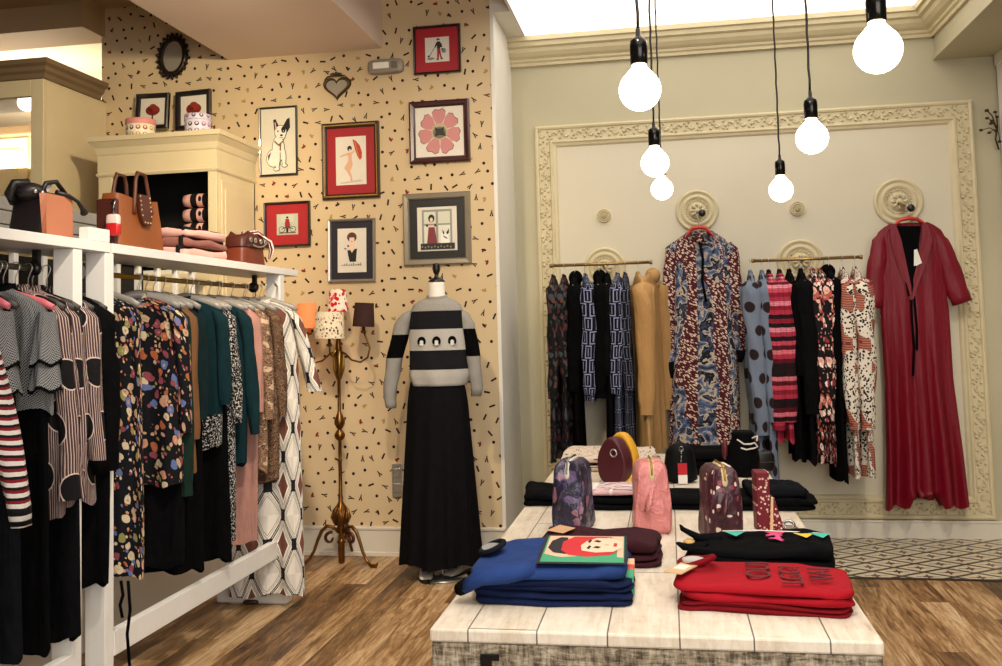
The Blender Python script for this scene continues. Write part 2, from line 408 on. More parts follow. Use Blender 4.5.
rosette(898,202,.165,'large plaster rosette above the long red dress','large plaster rosettes')
rosette(605,268,.15,'large plaster rosette behind the left brass wall rail','large plaster rosettes')
rosette(800,262,.16,'large plaster rosette behind the right brass wall rail','large plaster rosettes')
rosette(604,216,.05,'small plaster rosette above the left wall rail','small plaster rosettes')
rosette(797,209,.052,'small plaster rosette above the right wall rail, behind the lowest bulb','small plaster rosettes')

# ------------------------------------------------------------ pendant bulbs
BULB=emit('#fff3dc',9.)
for (x,y,r,lab) in ((640,90,21,'large bare globe bulb on twisted cord, nearest in the left row'),(878,50,23.5,'large bare globe bulb at upper right, nearest of the right row'),
    (812,138,16,'bare globe bulb in the middle of the right row, in front of the carved moulding'),(781,190,12,'smallest bare globe bulb of the right row, lowest in the picture'),
    (655,163,14,'bare globe bulb in the middle of the left row of bulbs'),(662,189,11,'smallest bare globe bulb of the left row, tucked under another bulb')):
    d=ray(x,y); p=O+d*(F_PX*.0475/r)
    t=thing('pendant_bulb',lab,'pendant lamp',(p.x,p.y,p.z),group='bare globe bulbs hanging over the table')
    mb=MB(); pr=[(.0475*math.sin(a),-.0475*math.cos(a)) for a in [0.05+i*.24 for i in range(11)]]+[(.017,.052),(.016,.06)]
    mb.lathe(pr,24); mb.build('globe',BULB,t)
    mb=MB(); mb.lathe([(.017,.058),(.0195,.06),(.02,.1),(.0185,.112),(.012,.12),(.006,.124),(.005,.14),(.003,.142)],20); mb.build('socket',plain('#2a2826',.2,.9,var=.1),t)
    mb=MB(); n=40; L=3.6-p.z
    mb.tube([(math.sin(i*2.2)*.0012,math.cos(i*2.2)*.0012,.14+(L-.14)*i/n) for i in range(n+1)],.0035,6); mb.build('cord',BLACKM,t)
    mb=MB(); mb.lathe([(.006,L-.03),(.04,L-.012),(.05,L+.03)],20); mb.build('ceiling_cup',BLACKM,t)

# ------------------------------------------------------------ cream cabinet against the wallpaper
XCB=-2.757
def cabinet():
    t=thing('display_cabinet','cream painted display cabinet with open dark niche under a moulded cornice','cabinet',(-3.26,5.88,0))
    T=Matrix.Translation((3.26,-5.88,0)); xl=-3.64; xr=-2.81; yf=5.62; yb=YW-.003
    def B(*a): 
        m=MB(); m.T=T
        for q in a: m.b2(*q)
        return m
    B(((xl,yf,0),(xl+.1,yf+.04,2.58)),((xr-.06,yf,0),(xr,yf+.04,2.58)),((xl,yf,2.56),(xr,yf+.04,2.72)),
      ((xl,yf+.04,0),(xl+.02,yb,2.72)),((xr-.02,yf+.04,0),(xr,yb,2.72)),((xl,yb-.02,0),(xr,yb,2.72)),((xl+.1,yf+.002,0),(xr-.06,yf+.03,1.9))).build('body',CREAMW,t,bevel=.003)
    B(((xl+.02,yf+.04,1.9),(xr-.02,yb-.02,1.93)),((xl+.02,yf+.04,2.09),(xr-.02,yb-.02,2.11))).build('shelf',WHITEP,t,bevel=.002)
    B(((xl+.021,yb-.03,1.9),(xr-.021,yb-.021,2.7)),((xl+.021,yf+.05,1.93),(xl+.028,yb-.03,2.7)),((xr-.028,yf+.05,1.93),(xr-.021,yb-.03,2.7))).build('niche_lining',DARKV,t)
    m=MB(); m.T=T
    prf=[(.003,-.16),(.01,-.15),(.012,-.14),(.004,-.135),(.004,-.02),(.01,-.01),(.018,.03),(.045,.065),(.053,.07),(.053,.1),(0,.1)]
    pts=lambda a,b:[(xl-a,yb,2.71+b),(xl-a,yf-a,2.71+b),(xr+a,yf-a,2.71+b),(xr+a,yb,2.71+b)]
    m.loft([pts(a,b) for a,b in prf],smooth=False,closed=False); m.b2((xl-.05,yf-.05,2.8),(xr+.05,yb,2.811)); m.build('cornice',CREAMW,t)
    for k in range(3):
        m=MB(); m.T=T; x0=xl+.12+k*.215
        m.b2((x0,yf-.008,.9),(x0+.19,yf+.003,1.82)); m.b2((x0+.03,yf-.013,.95),(x0+.16,yf-.006,1.77)); m.build('panel',CREAMW,t,bevel=.003)
    m=MB(); m.T=T; m.b2((xr-.001,yf+.06,.2),(xr+.008,yb-.05,2.5)); m.b2((xr,yf+.1,.26),(xr+.014,yb-.09,2.44)); m.build('side_panel',CREAMW,t,bevel=.003)
cabinet()
# rolled cloths in the niche
PINKCL=fabric('#d9a79b',.85); BLKCL=fabric('#151012',.9)
for i,(px,py) in enumerate(((200,200),(200,214.7),(200,229.4))):
    p=atY(px,py,5.78); lab=['pink and black rolled scarf on top of the pile in the cabinet niche','pink and black rolled scarf in the middle of the niche pile','pink and black rolled scarf at the bottom of the niche pile'][i]
    t=thing('rolled_scarf',lab,'scarf',(p.x,5.80,p.z),group='rolled scarves in the cabinet niche')
    m=MB(); m.mat(PINKCL); m.lathe([(.012,-.12),(.038,-.115),(.045,-.08),(.0455,0),(.045,.08),(.036,.115),(.01,.118)],16,axis='X'); m.build('roll',parent=t)
    for dx in (-.035,.05):
        m=MB(); m.mat(BLKCL); m.lathe([(.0455,dx-.024),(.0475,dx-.02),(.0475,dx+.016),(.0455,dx+.02)],16,axis='X'); m.build('band',parent=t)
    m=MB(); m.mat(BLKCL); m.ell((.01,-.045,.005),(.012,.006,.018),8,6); m.build('motif',parent=t)
# hat boxes
def m_dots(base,cols,c,rad,name):
    nt=NT(name); u,v,_=coords(nt,True); U=u/c; V=v/c
    r,a,b,d=white(nt,comb(nt,U.floor(),V.floor(),2.))
    x=(U.fract()-.5)*c; z=(V.fract()-.5)*c; q=(x*x+z*z).sqrt()
    ink=ramp(nt,a,[(i/len(cols),k) for i,k in enumerate(cols)],True)
    col=mix(nt,q.lt(rad),base,ink); inner=((x*x+(z+.004)*(z+.004)).sqrt()).lt(rad*.5)*q.lt(rad)
    return fin(nt,mix(nt,inner,col,base),.5)
def hatbox(px,py0,py1,w,lidcol,bodym,lab):
    a=atY(px,py1,5.78); h=(py1-py0)/F_PX*5.95; r=w/2/F_PX*5.9
    t=thing('hat_box',lab,'box',(a.x,5.74,2.811),group='round boxes on top of the cream cabinet')
    m=MB(); m.lathe([(r,0),(r*1.0,h*.78)],32); m.build('box_body',bodym,t)
    m=MB(); m.lathe([(r*1.03,h*.72),(r*1.04,h*.73),(r*1.04,h*.97),(r*1.0,h),(0.001,h)],32); m.build('lid',lidcol,t)
hatbox(144,113,134,30,plain('#d98d88',.5),m_dots('#efe3cc',['#8d8a45','#3a2a2a','#a05040','#c9a23f'],.045,.015,'macaron_dots'),'round white spotted box with pink lid on the cream cabinet')
hatbox(201,107,129,27,m_dots('#c9c3d6',['#50406a','#3a2a2a','#904070'],.05,.014,'lid_dots'),m_dots('#d6cfdd',['#50407a','#2a2028','#904070','#8a8480'],.045,.015,'cupcake_dots'),'round lilac spotted box without pink lid, right on the cream cabinet')

# ------------------------------------------------------------ pictures
def cm(h): return plain(h,.55,var=.03)
def circ(cx,cy,rx,ry=None,n=16,a0=0,a1=2*PI):
    ry=ry or rx; return [(cx+rx*math.cos(a0+(a1-a0)*i/n),cy+ry*math.sin(a0+(a1-a0)*i/n)) for i in range(n)]
def picture(box,frame_w,fcol,mat_w,mcol,paper,art,label,cat='picture',Y=YW,tilt=0.,beads=False,outer=None,depth=.03,lean=0.):
    x0,y0,x1,y1=box; xc,yc=(x0+x1)/2,(y0+y1)/2
    c=atY(xc,yc,Y); L=atY(x0,yc,Y); R=atY(x1,yc,Y); T=atY(xc,y0,Y); Bo=atY(xc,y1,Y)
    W=R.x-L.x; H=T.z-Bo.z; loc=(c.x,Y-.002,(T.z+Bo.z)/2)
    t=thing('framed_picture',label,cat,loc,rot=(-lean,tilt,0))
    fw=frame_w*W
    m=MB()
    def ring(d,h): return [(-W/2+d,-h,-H/2+d),(W/2-d,-h,-H/2+d),(W/2-d,-h,H/2-d),(-W/2+d,-h,H/2-d)]
    if outer:
        o=outer[0]*W; m.mat(outer[1]); m.loft([ring(a,b) for a,b in((0,0),(0,depth*.8),(o*.2,depth),(o*.8,depth*.9),(o,depth*.55),(o,.004))],smooth=False)
    else:
        o=0; 
        m.mat(fcol); m.loft([ring(a,b) for a,b in((0,0),(0,depth*.8),(fw*.25,depth),(fw*.75,depth*.85),(fw,depth*.5),(fw,.004))],smooth=False)
    m.build('frame',None,t)
    if beads:
        m=MB(); m.mat(plain('#b8964e',.4,.7)); n=int((W+H)/.02)
        for k in range(n):
            f=k/n; d=fw*.5
            per=[(-W/2+d+f*(W-2*d),-H/2+d),(-W/2+d+f*(W-2*d),H/2-d),(-W/2+d,-H/2+d+f*(H-2*d)),(W/2-d,-H/2+d+f*(H-2*d))]
            for q in per: m.ell((q[0],-depth,q[1]),(.006,.004,.006),5,3)
        m.build('beading',None,t)
    i=o if outer else fw
    m=MB(); m.mat(mcol); m.b2((-W/2+i*.9,-.008,-H/2+i*.9),(W/2-i*.9,-.003,H/2-i*.9)); m.build('mount',None,t)
    mw=mat_w if isinstance(mat_w,tuple) else (mat_w,mat_w)
    pw=W/2-i-mw[0]*W; ph=H/2-i-mw[1]*W
    m=MB(); m.mat(paper); m.b2((-pw,-.0095,-ph),(pw,-.0075,ph))
    for k,(col,pts) in enumerate(art):
        m.mat(cm(col)); yy=-.0098-.00025*k
        m.poly([((px-.5)*2*pw,yy,(.5-py)*2*ph) for px,py in pts])
    m.build('print',None,t)
    return t
BLKF=plain('#151010',.3,coat=.5); PAPER=cm('#ddd6c8'); REDM=cm('#a51620'); CREAMP=cm('#d6cdb8')
S=lambda pts,cx,cy,s:[(cx+(x-cx)*s,cy+(y-cy)*s) for x,y in pts]
# woman with a small dog
picture((414,26,461,74),.045,plain('#1d1216',.3),.2,REDM,PAPER,[
 ('#1a1614',circ(.55,.1,.07,.05)),('#e0b8a0',circ(.56,.15,.04,.04)),
 ('#17171c',[(.5,.18),(.62,.18),(.7,.3),(.72,.42),(.64,.42),(.62,.48),(.5,.48),(.49,.34),(.43,.42),(.39,.4),(.45,.25)]),
 ('#a02026',[(.5,.47),(.63,.47),(.66,.7),(.71,.88),(.64,.88),(.59,.66),(.56,.9),(.49,.9),(.5,.66)]),
 ('#17171c',[(.48,.88),(.57,.88),(.55,.93),(.46,.93)]),('#17171c',[(.64,.86),(.74,.86),(.74,.9),(.65,.91)]),
 ('#6f8285',circ(.78,.56,.09,.1)),('#17171c',circ(.71,.5,.03,.05)),
 ('#3a3230',[(.4,.4),(.42,.41),(.2,.74),(.18,.73)]),('#17171c',circ(.15,.76,.05,.04)),('#8c8a86',[(.1,.82),(.3,.8),(.42,.88),(.2,.92),(.08,.88)])],
 'red matted print of a woman walking a tiny dog, top right of the wall')
petal=lambda a:[(.5+.5*r*math.cos(a+d)*.95,.5+.5*r*math.sin(a+d)) for r,d in((.3,-.36),(.6,-.44),(.82,-.36),(.9,-.18),(.85,0),(.92,.18),(.84,.36),(.6,.44),(.3,.36))]
picture((410,101,470,163),.1,plain('#3a1418',.3,coat=.6),.0,PAPER,PAPER,
 [x for k in range(7) for x in (('#5a2a2e',[( .5+(a-.5)*1.03,.5+(b-.5)*1.03) for a,b in petal(k*2*PI/7+.2)]),('#c4807e',petal(k*2*PI/7+.2)))]+
 [('#b9a688',circ(.5,.5,.17)),('#6a6a50',circ(.5,.52,.14,.12)),('#16130f',[(.4,.4),(.46,.44),(.54,.44),(.6,.4),(.59,.5),(.64,.6),(.5,.57),(.4,.6),(.42,.5)])],
 'square print of a large pink flower in dark maroon frame')
picture((404,193,471,265),.1,BLKF,.115,cm('#0f0e10'),PAPER,[
 ('#8f9488',[(.12,.06),(.88,.06),(.88,.85),(.12,.85)]),('#d3d3c0',[(.17,.11),(.47,.11),(.47,.38),(.17,.38)]),('#d3d3c0',[(.53,.11),(.83,.11),(.83,.38),(.53,.38)]),
 ('#dcdccb',[(.17,.42),(.47,.42),(.47,.82),(.17,.82)]),('#dcdccb',[(.53,.42),(.83,.42),(.83,.82),(.53,.82)]),
 ('#19120f',circ(.36,.26,.08,.09)),('#e8c8b4',circ(.36,.29,.04,.05)),('#e8c8b4',[(.27,.42),(.45,.42),(.47,.6),(.25,.6)]),('#1c1617',circ(.25,.42,.03)),('#1c1617',circ(.46,.42,.03)),
 ('#7c2a36',[(.29,.46),(.44,.46),(.48,.7),(.5,.84),(.24,.84),(.26,.68)]),
 ('#f2eee4',[(.6,.6),(.78,.6),(.8,.84),(.58,.84)]),('#17130f',[(.63,.52),(.68,.58),(.68,.64),(.65,.62)]),('#17130f',[(.8,.5),(.8,.6),(.75,.64),(.73,.6)]),('#4a443c',[(.66,.66),(.76,.72),(.74,.74),(.66,.69)]),
 ('#221d18',[(.08,.83),(.94,.83),(.94,.97),(.08,.97)])]+[('#8a8672',circ(.12+.08*k,.9+.02*(k%2),.02)) for k in range(10)],
 'print of a woman and white dog at a window, wide grey and black frame',outer=(.09,plain('#8c8271',.35,.3)))
dog=[(.36,.76,.2,.13),(.5,.62,.17,.2),(.57,.36,.17,.095),(.6,.43,.1,.05),(.47,.8,.06,.14),(.66,.76,.055,.13),(.45,.93,.08,.022),(.68,.88,.075,.02)]
picture((260,107,298,176),.05,BLKF,.0,CREAMP,cm('#d9d3bf'),[('#2a2622',circ(a,b,c+.018,d+.011,20)) for a,b,c,d in dog]+[('#141212',[(.36,.17),(.43,.16),(.53,.28),(.52,.31),(.46,.38),(.39,.34)]),('#141212',[(.84,.15),(.85,.3),(.76,.38),(.64,.34),(.63,.29),(.76,.17)])]+
 [('#e8e4d6',circ(a,b,c,d,20)) for a,b,c,d in dog]+[('#141212',circ(.66,.33,.065,.05)),('#d8a898',[(.4,.21),(.43,.21),(.47,.31),(.43,.33)]),
 ('#141212',circ(.5,.35,.022,.013)),('#e8e4d6',circ(.66,.35,.012,.008)),('#141212',circ(.6,.415,.04,.016)),('#2a2622',[(.54,.45),(.66,.45),(.66,.457),(.54,.457)]),('#7c5c3c',[(.4,.49),(.52,.55),(.66,.49),(.68,.5),(.53,.585),(.39,.51)]),('#7c5c3c',[(.56,.55),(.6,.54),(.58,.66),(.54,.64)]),
 ('#2a2622',[(.55,.68),(.57,.68),(.57,.88),(.55,.88)]),('#4a4540',[(.2,.72),(.3,.66),(.28,.7),(.22,.8)])],
 'tall narrow drawing of a black and white bulldog, thin dark frame',depth=.022)
picture((323,123,380,199),.085,plain('#3a2c20',.35,.4),.15,cm('#9c0f1c'),PAPER,[
 ('#1a1210',circ(.46,.25,.075,.06)),('#e6c4a8',circ(.47,.29,.04,.035)),
 ('#d9a988',[(.43,.33),(.52,.33),(.62,.27),(.63,.3),(.53,.38),(.53,.48),(.56,.58),(.47,.72),(.53,.84),(.54,.92),(.48,.93),(.47,.84),(.36,.72),(.28,.66),(.31,.6),(.4,.52),(.42,.44),(.38,.38),(.14,.42),(.13,.4),(.38,.34)]),
 ('#b23a22',[(.56,.06),(.68,.1),(.8,.2),(.87,.34),(.86,.45),(.8,.5),(.72,.42),(.64,.27)]),('#c96a44',[(.6,.1),(.66,.12),(.78,.45),(.74,.42)]),('#c4b8a8',[(.1,.95),(.8,.9),(.9,.93),(.2,.97)])],
 'red matted print of a dancer with a red parasol, dark beaded frame',beads=True)
picture((265,202,311,247),.05,BLKF,(.22,.2),REDM,cm('#b9bfae'),[
 ('#c4c8b8',[(.2,.05),(.8,.05),(.8,.4),(.2,.4)]),('#1c1412',circ(.5,.17,.06,.05)),('#a01c1c',[(.42,.24),(.58,.24),(.64,.55),(.62,.7),(.4,.7),(.38,.5)]),
 ('#4a3a2c',circ(.24,.74,.15)),('#b9bfae',circ(.24,.74,.12)),('#4a3a2c',circ(.76,.74,.15)),('#b9bfae',circ(.76,.74,.12)),('#4a3a2c',[(.22,.72),(.5,.56),(.78,.72),(.76,.75),(.5,.62),(.24,.75)]),
 ('#201612',[(.44,.68),(.56,.68),(.54,.9),(.46,.9)]),('#6a4030',[(.1,.88),(.9,.88),(.9,.93),(.1,.93)])],
 'red matted print of a cyclist, small square black frame near the cabinet')
def squiggle(y0,n):
    out=[]
    for k in range(n):
        x=.14+.72*k/n; h=.02+.02*((k*7)%3)
        out.append(('#231c1c',[(x,y0),(x+.02,y0-h),(x+.05,y0-h*.6),(x+.055,y0-h*.4),(x+.03,y0-h*.7),(x+.02,y0+.008)]))
        out.append(('#231c1c',[(x+.02,y0-.005),(x+.07,y0-.012),(x+.07,y0-.004),(x+.02,y0+.004)]))
    return out
picture((329,219,376,282),.06,plain('#a8a49c',.3,.7),.135,cm('#1b1726'),PAPER,[
 ('#5a2c1c',circ(.5,.2,.17,.11)),('#eccdb4',circ(.5,.25,.09,.08)),('#5a2c1c',[(.38,.14),(.62,.14),(.6,.21),(.4,.21)]),('#8a2a24',circ(.5,.3,.025,.01)),
 ('#eccdb4',[(.45,.32),(.55,.32),(.6,.42),(.64,.5),(.36,.5),(.4,.42)]),('#121014',[(.34,.5),(.44,.49),(.5,.56),(.58,.48),(.68,.46),(.66,.6),(.64,.76),(.42,.76),(.37,.62)]),
 ('#121014',circ(.37,.4,.03,.025)),('#121014',[(.3,.48),(.24,.47),(.24,.44),(.32,.46)])]+squiggle(.84,9),
 'portrait print of a red-haired woman over a script line, dark mount and silver frame',tilt=.01)
poppy=[('#7a1c14',circ(.5,.45,.33,.22)),('#5c120e',circ(.4,.38,.14,.12)),('#8c2a1c',circ(.62,.4,.14,.12)),('#8c2a1c',circ(.5,.28,.16,.1)),('#201410',[(.47,.62),(.53,.62),(.53,.88),(.47,.88)])]
picture((137,94,170,130),.13,BLKF,.04,PAPER,PAPER,poppy,'small red poppy print in black frame behind the pink lidded box',Y=6.14,lean=.06,tilt=.02)
picture((177,91,212,130),.13,BLKF,.04,PAPER,PAPER,poppy,'small red poppy print in black frame behind the lilac box',Y=6.14,lean=.06,tilt=-.03)
# mirrors
MIRR=plain('#b5aea0',.3,.5,var=.01); BRONZE=plain('#2e2018',.4,.5,var=.2,bmp=.5); BRASSD=plain('#54462c',.4,.7,var=.15)
p=atY(174,57,YW); t=thing('oval_mirror','small oval mirror in a dark ornate carved frame high on the wall','mirror',(p.x,YW-.003,p.z),rot=(0,.12,0))
m=MB(); m.poly([(.075*math.cos(a),-.012,.112*math.sin(a)) for a in [2*PI*i/32 for i in range(32)]]); m.build('mirror_glass',MIRR,t)
m=MB(); R=[]
for (d,h) in ((0,.01),(.0,.02),(.012,.026),(.03,.022),(.038,.0)):
    R.append([((.074+d)*math.cos(2*PI*i/40),-h,(.111+d)*math.sin(2*PI*i/40)) for i in range(40)])
m.loft(R); m.build('frame',BRONZE,t)
m=MB()
for i in range(22):
    a=2*PI*i/22; cx,cz=.108*math.cos(a),.147*math.sin(a)
    m.tube([(cx-.016*math.sin(a),-.015,cz+.016*math.cos(a)),(cx*1.1,-.03,cz*1.1),(cx+.012*math.sin(a),-.018,cz-.012*math.cos(a)),(cx*.92,-.02,cz*.94)],[.005,.01,.008,.004],6)
    m.ell((cx*1.13,-.015,cz*1.11),(.009,.008,.009),6,4)
m.build('carved_leaves',BRONZE,t)
p=atY(337.5,89,YW); t=thing('heart_mirror','small heart shaped mirror in a dark brass frame with bow crest','mirror',(p.x,YW-.003,p.z))
def heart(s,n=40):
    o=[]
    for i in range(n):
        a=2*PI*i/n; x=16*math.sin(a)**3; z=13*math.cos(a)-5*math.cos(2*a)-2*math.cos(3*a)-math.cos(4*a); o.append((x/15.5*s,(z+2.2)/17.5*s))
    return o
m=MB(); m.poly([(x,-.012,z) for x,z in heart(.078)][::-1]); m.build('mirror_glass',MIRR,t)
m=MB(); m.loft([[(x,-h,z) for x,z in heart(s)] for s,h in((.074,.012),(.077,.024),(.087,.026),(.094,.018),(.1,0))]); m.build('frame',BRASSD,t)
m=MB()
for s in(-1,1):
    m.tube([(0,-.02,.085),(s*.02,-.024,.105),(s*.04,-.022,.1),(s*.03,-.02,.088),(0,-.02,.09)],.006,6)
    m.tube([(s*.02,-.02,.09),(s*.06,-.02,.085),(s*.085,-.018,.065)],[.006,.005,.003],6)
m.ell((0,-.022,.1),(.013,.01,.015),8,6); m.build('crest',BRASSD,t)
# emergency light and switch plate
p=atY(387,67.5,YW); t=thing('emergency_light','oblong grey emergency light on the wall beside the red framed print','emergency light',(p.x,YW,p.z))
m=MB(); m.ell((0,-.025,0),(.127,.03,.05),28,10,.42); m.build('housing',plain('#8d8478',.4),t)
m=MB(); m.b2((-.085,-.062,-.02),(.03,-.05,.024)); m.build('lamp_lens',plain('#eceadf',.2),t,bevel=.005)
m=MB(); m.b2((.045,-.06,-.024),(.09,-.05,.026)); m.build('battery_cover',plain('#6f665c',.4),t,bevel=.004)
p=atY(397.5,480,YW); m=MB(); m.b2((-.035,-.014,-.11),(.035,0,.11)); m.b2((-.024,-.02,.02),(.024,-.012,.08)); m.b2((-.024,-.02,-.08),(.024,-.012,-.02))
tag(m.build('switch_plate',STEEL,loc=(p.x,YW,p.z),bevel=.004),'tall pale switch plate on the wall behind the mannequin skirt','switch')

# ------------------------------------------------------------ floor lamp
def swirl(c,r0,turn,n=14,s=1,a0=0.):
    return [(c[0]+s*(r0*(1-i/n*.75))*math.cos(a0+turn*i/n),0,c[1]+(r0*(1-i/n*.75))*math.sin(a0+turn*i/n)) for i in range(n+1)]
LG=plain('#7c5324',.32,.85,var=.3,scale=30); LB=plain('#5a2c14',.3,.6,var=.3)
def m_blobs(bg,cols,scale,thr,name,rough=.8,noi=.0,spec=.2):
    nt=NT(name); u,v,_=coords(nt,True); w=comb(nt,u,v,0.)
    if noi:
        nn=nt.n('ShaderNodeTexNoise'); nt.l(w,nn.inputs['Vector']); nn.inputs['Scale'].default_value=scale*.8
        mx=nt.n('ShaderNodeVectorMath',operation='MULTIPLY_ADD'); nt.l(nn.outputs['Color'],mx.inputs[0]); mx.inputs[1].default_value=(noi,noi,0); nt.l(w,mx.inputs[2]); w=mx.outputs[0]
    d,c=voro(nt,w,scale); ink=ramp(nt,c,[(i/len(cols),k) for i,k in enumerate(cols)],True)
    return fin(nt,mix(nt,d.lt(thr),bg,ink),rough,0,0,spec)
def shade_mat(nt_name,base,glow,k):
    pass
def lz(z):
    P=[(0,0),(.33,.235),(.41,.30),(.52,.40),(.95,.79),(1.03,.85),(1.1,.925),(1.15,.98),(1.36,1.27),(1.7,1.68)]
    for (a,b),(c,d) in zip(P,P[1:]):
        if z<=c: return b+(d-b)*(z-a)/(c-a)
    return z
def lamp():
    b=atZ(341,556,0); base=(-2.135,5.97,0)
    t=thing('floor_lamp','ornate brass candelabra floor lamp with mismatched fabric shades against wallpaper','floor lamp',base)
    m=MB(); prof=[(.012,.2),(.02,.21),(.017,.3),(.026,.32),(.03,.33),(.02,.35),(.046,.37),(.055,.41),(.05,.45),(.03,.49),(.014,.52),(.017,.55),(.012,.56),(.0115,.8),(.015,.81),(.0115,.82),(.0115,.95),(.03,.97),(.036,1.0),(.025,1.03),(.012,1.045),(.02,1.05),(.034,1.075),(.034,1.1),(.02,1.13),(.011,1.15),(.011,1.32),(.02,1.33),(.014,1.36),(.024,1.45),(.014,1.52),(.01,1.7)]
    prof=[(r,lz(z)) for r,z in prof]
    m.lathe(prof,20); m.lathe([(.0,-.0),(.02,.01),(.022,.13),(.03,.14),(.012,.17)],16); m.build('pole',LG,t)
    m=MB()
    for k in range(14):
        a=2*PI*k/14
        m.tube([((.046)*math.cos(a),.046*math.sin(a),lz(.36)),(.06*math.cos(a+.3),.06*math.sin(a+.3),lz(.41)),(.05*math.cos(a+.6),.05*math.sin(a+.6),lz(.455)),(.02*math.cos(a+.8),.02*math.sin(a+.8),lz(.5))],[.004,.008,.006,.003],5)
    m.build('leaf_bulb',LG,t)
    for k,an in enumerate((-.35,PI+.25,PI/2)):
        T=Matrix.Rotation(an,4,'Z'); m=MB(); m.T=T
        m.tube([(.015,0,.2),(.05,0,.235),(.09,0,.245),(.125,0,.215),(.15,0,.16),(.175,0,.09),(.205,0,.04),(.24,0,.012),(.275,0,.014),(.29,0,.03)],[.01,.012,.012,.012,.011,.01,.01,.012,.014,.006],8)
        m.build('leg',LG,t)
        m=MB(); m.T=T; m.tube([(x+.07,0,z+.165) for x,_,z in swirl((0,0),.042,-5.2,14,1,1.9)],[.011]*8+[.01,.009,.008,.008,.007,.01,.012],7); m.build('scroll',LB,t)
    for s in (1,-1,0):
        m=MB()
        if s: m.tube([(s*.012,-.01,1.37),(s*.05,-.02,1.36),(s*.1,-.03,1.315),(s*.16,-.035,1.30),(s*.21,-.035,1.33),(s*.225,-.035,1.39),(s*.205,-.035,1.45),(s*.185,-.035,1.5)],.0065,7)
        else: m.tube([(0,-.01,1.38),(0,-.1,1.34),(0,-.16,1.36),(0,-.17,1.42)],.0065,7)
        a=m.build('arm',LG,t)
        m=MB(); cx,cy,cz=(s*.185,-.035,1.5) if s else (0,-.17,1.42)
        m.lathe([(.004,-.015),(.016,-.01),(.02,.0),(.01,.008),(.009,.05)],12,(cx,cy,cz)); m.build('candle_cup',LG,a)
    m=MB()
    for a in(0,1.3,2.6,3.9,5.2):
        m.tube([(.01*math.cos(a),.01*math.sin(a),1.4),(.035*math.cos(a),.035*math.sin(a),1.36),(.035*math.cos(a),.035*math.sin(a),1.26),(.016*math.cos(a),.016*math.sin(a),1.19)],[.006,.011,.01,.004],6,flat=.5)
    m.build('acanthus_leaves',GOLD,t)
    def shade(nm,c,rt,rb,h,mt,rot,lab):
        T=Matrix.Translation(c)@Matrix.Rotation(rot,4,'Y'); m=MB(); m.T=T
        m.lathe([(rb,0),(rt,h),(rt-.004,h),(rb-.004,.001),(rb,0)],28,cap=False); o=m.build('lamp_shade',mt,t); o['label']=lab
        m=MB(); m.T=T; m.lathe([(.01,h*.1),(.02,h*.3),(.018,h*.6),(.004,h*.75)],12); m.build('light_bulb',plain('#e8dcc0',.3),o)
    fl=m_blobs('#d9cbb0',['#cfc0a0','#b89a78','#5a3844','#e2d8c0','#c08a6a','#4a4038'],55,.42,'cream_floral_shade')
    rf=m_blobs('#e6d8c4',['#b8141c','#d0303a','#e8e0d0','#b8141c','#3a5a30','#d86070'],42,.55,'red_floral_shade')
    ogl=NT('orange_shade'); fin(ogl,'#e08450',.8); ogl.b.inputs['Emission Color'].default_value=lin('#e8733c'); ogl.b.inputs['Emission Strength'].default_value=.35
    shade('a',(0,-.17,1.46),.088,.098,.17,fl,.03,'cream floral lamp shade at the front')
    shade('b',(0.0,.0,1.63),.055,.072,.15,rf,0,'red and white floral lamp shade at the top')
    shade('c',(.185,-.035,1.53),.062,.072,.155,fabric('#35201c',.8),.06,'dark brown lamp shade on the right arm')
    shade('d',(-.2,-.035,1.53),.062,.075,.165,ogl.m,-.02,'glowing orange lamp shade on the left arm')
lamp()
pl=bpy.data.lights.new('lamp_shade_glow','POINT'); pl.energy=5; pl.color=(1,.6,.3); pl.shadow_soft_size=.03
po=bpy.data.objects.new('lamp_shade_glow',pl); COL.objects.link(po); po.location=(-2.335,5.945,1.6)

# ------------------------------------------------------------ display table
TX0,TX1,TY0,TY1,TZ=-.658,.5,2.52,5.98,.7
t=thing('display_table','long low whitewashed plank table with rough weathered sides carrying folded clothes','table',(-.08,4.25,0))
Tt=Matrix.Translation((.08,-4.25,0))
m=MB(); m.T=Tt; m.b2((TX0,TY0,TZ-.035),(TX1,TY1,TZ)); m.build('tabletop',TTOP,t,bevel=.006)
m=MB(); m.T=Tt; m.b2((TX0+.004,TY0+.004,.08),(TX1-.004,TY0+.045,TZ-.035)); m.build('front_board',TSIDE,t,bevel=.006)
m=MB(); m.T=Tt; m.b2((TX0+.004,TY0+.045,.08),(TX0+.04,TY1-.01,TZ-.035)); m.b2((TX1-.04,TY0+.045,.08),(TX1-.004,TY1-.01,TZ-.035)); m.b2((TX0+.04,TY1-.04,.08),(TX1-.04,TY1-.01,TZ-.035)); m.build('side_board',TSIDE,t,bevel=.006)
for x in(TX0+.1,TX1-.1):
    for y in(TY0+.12,TY1-.12):
        m=MB(); m.T=Tt; m.box((x,y,.04),(.1,.1,.08)); m.build('leg',TSIDE,t,bevel=.01)
p=atY(492,668,TY0); m=MB(); m.T=Tt; m.b2((p.x-.03,TY0-.004,p.z-.05),(p.x+.0,TY0+.005,p.z+.035)); m.b2((p.x,TY0-.004,p.z+.02),(p.x+.02,TY0+.005,p.z+.035)); m.build('metal_bracket',BLACKM,t)

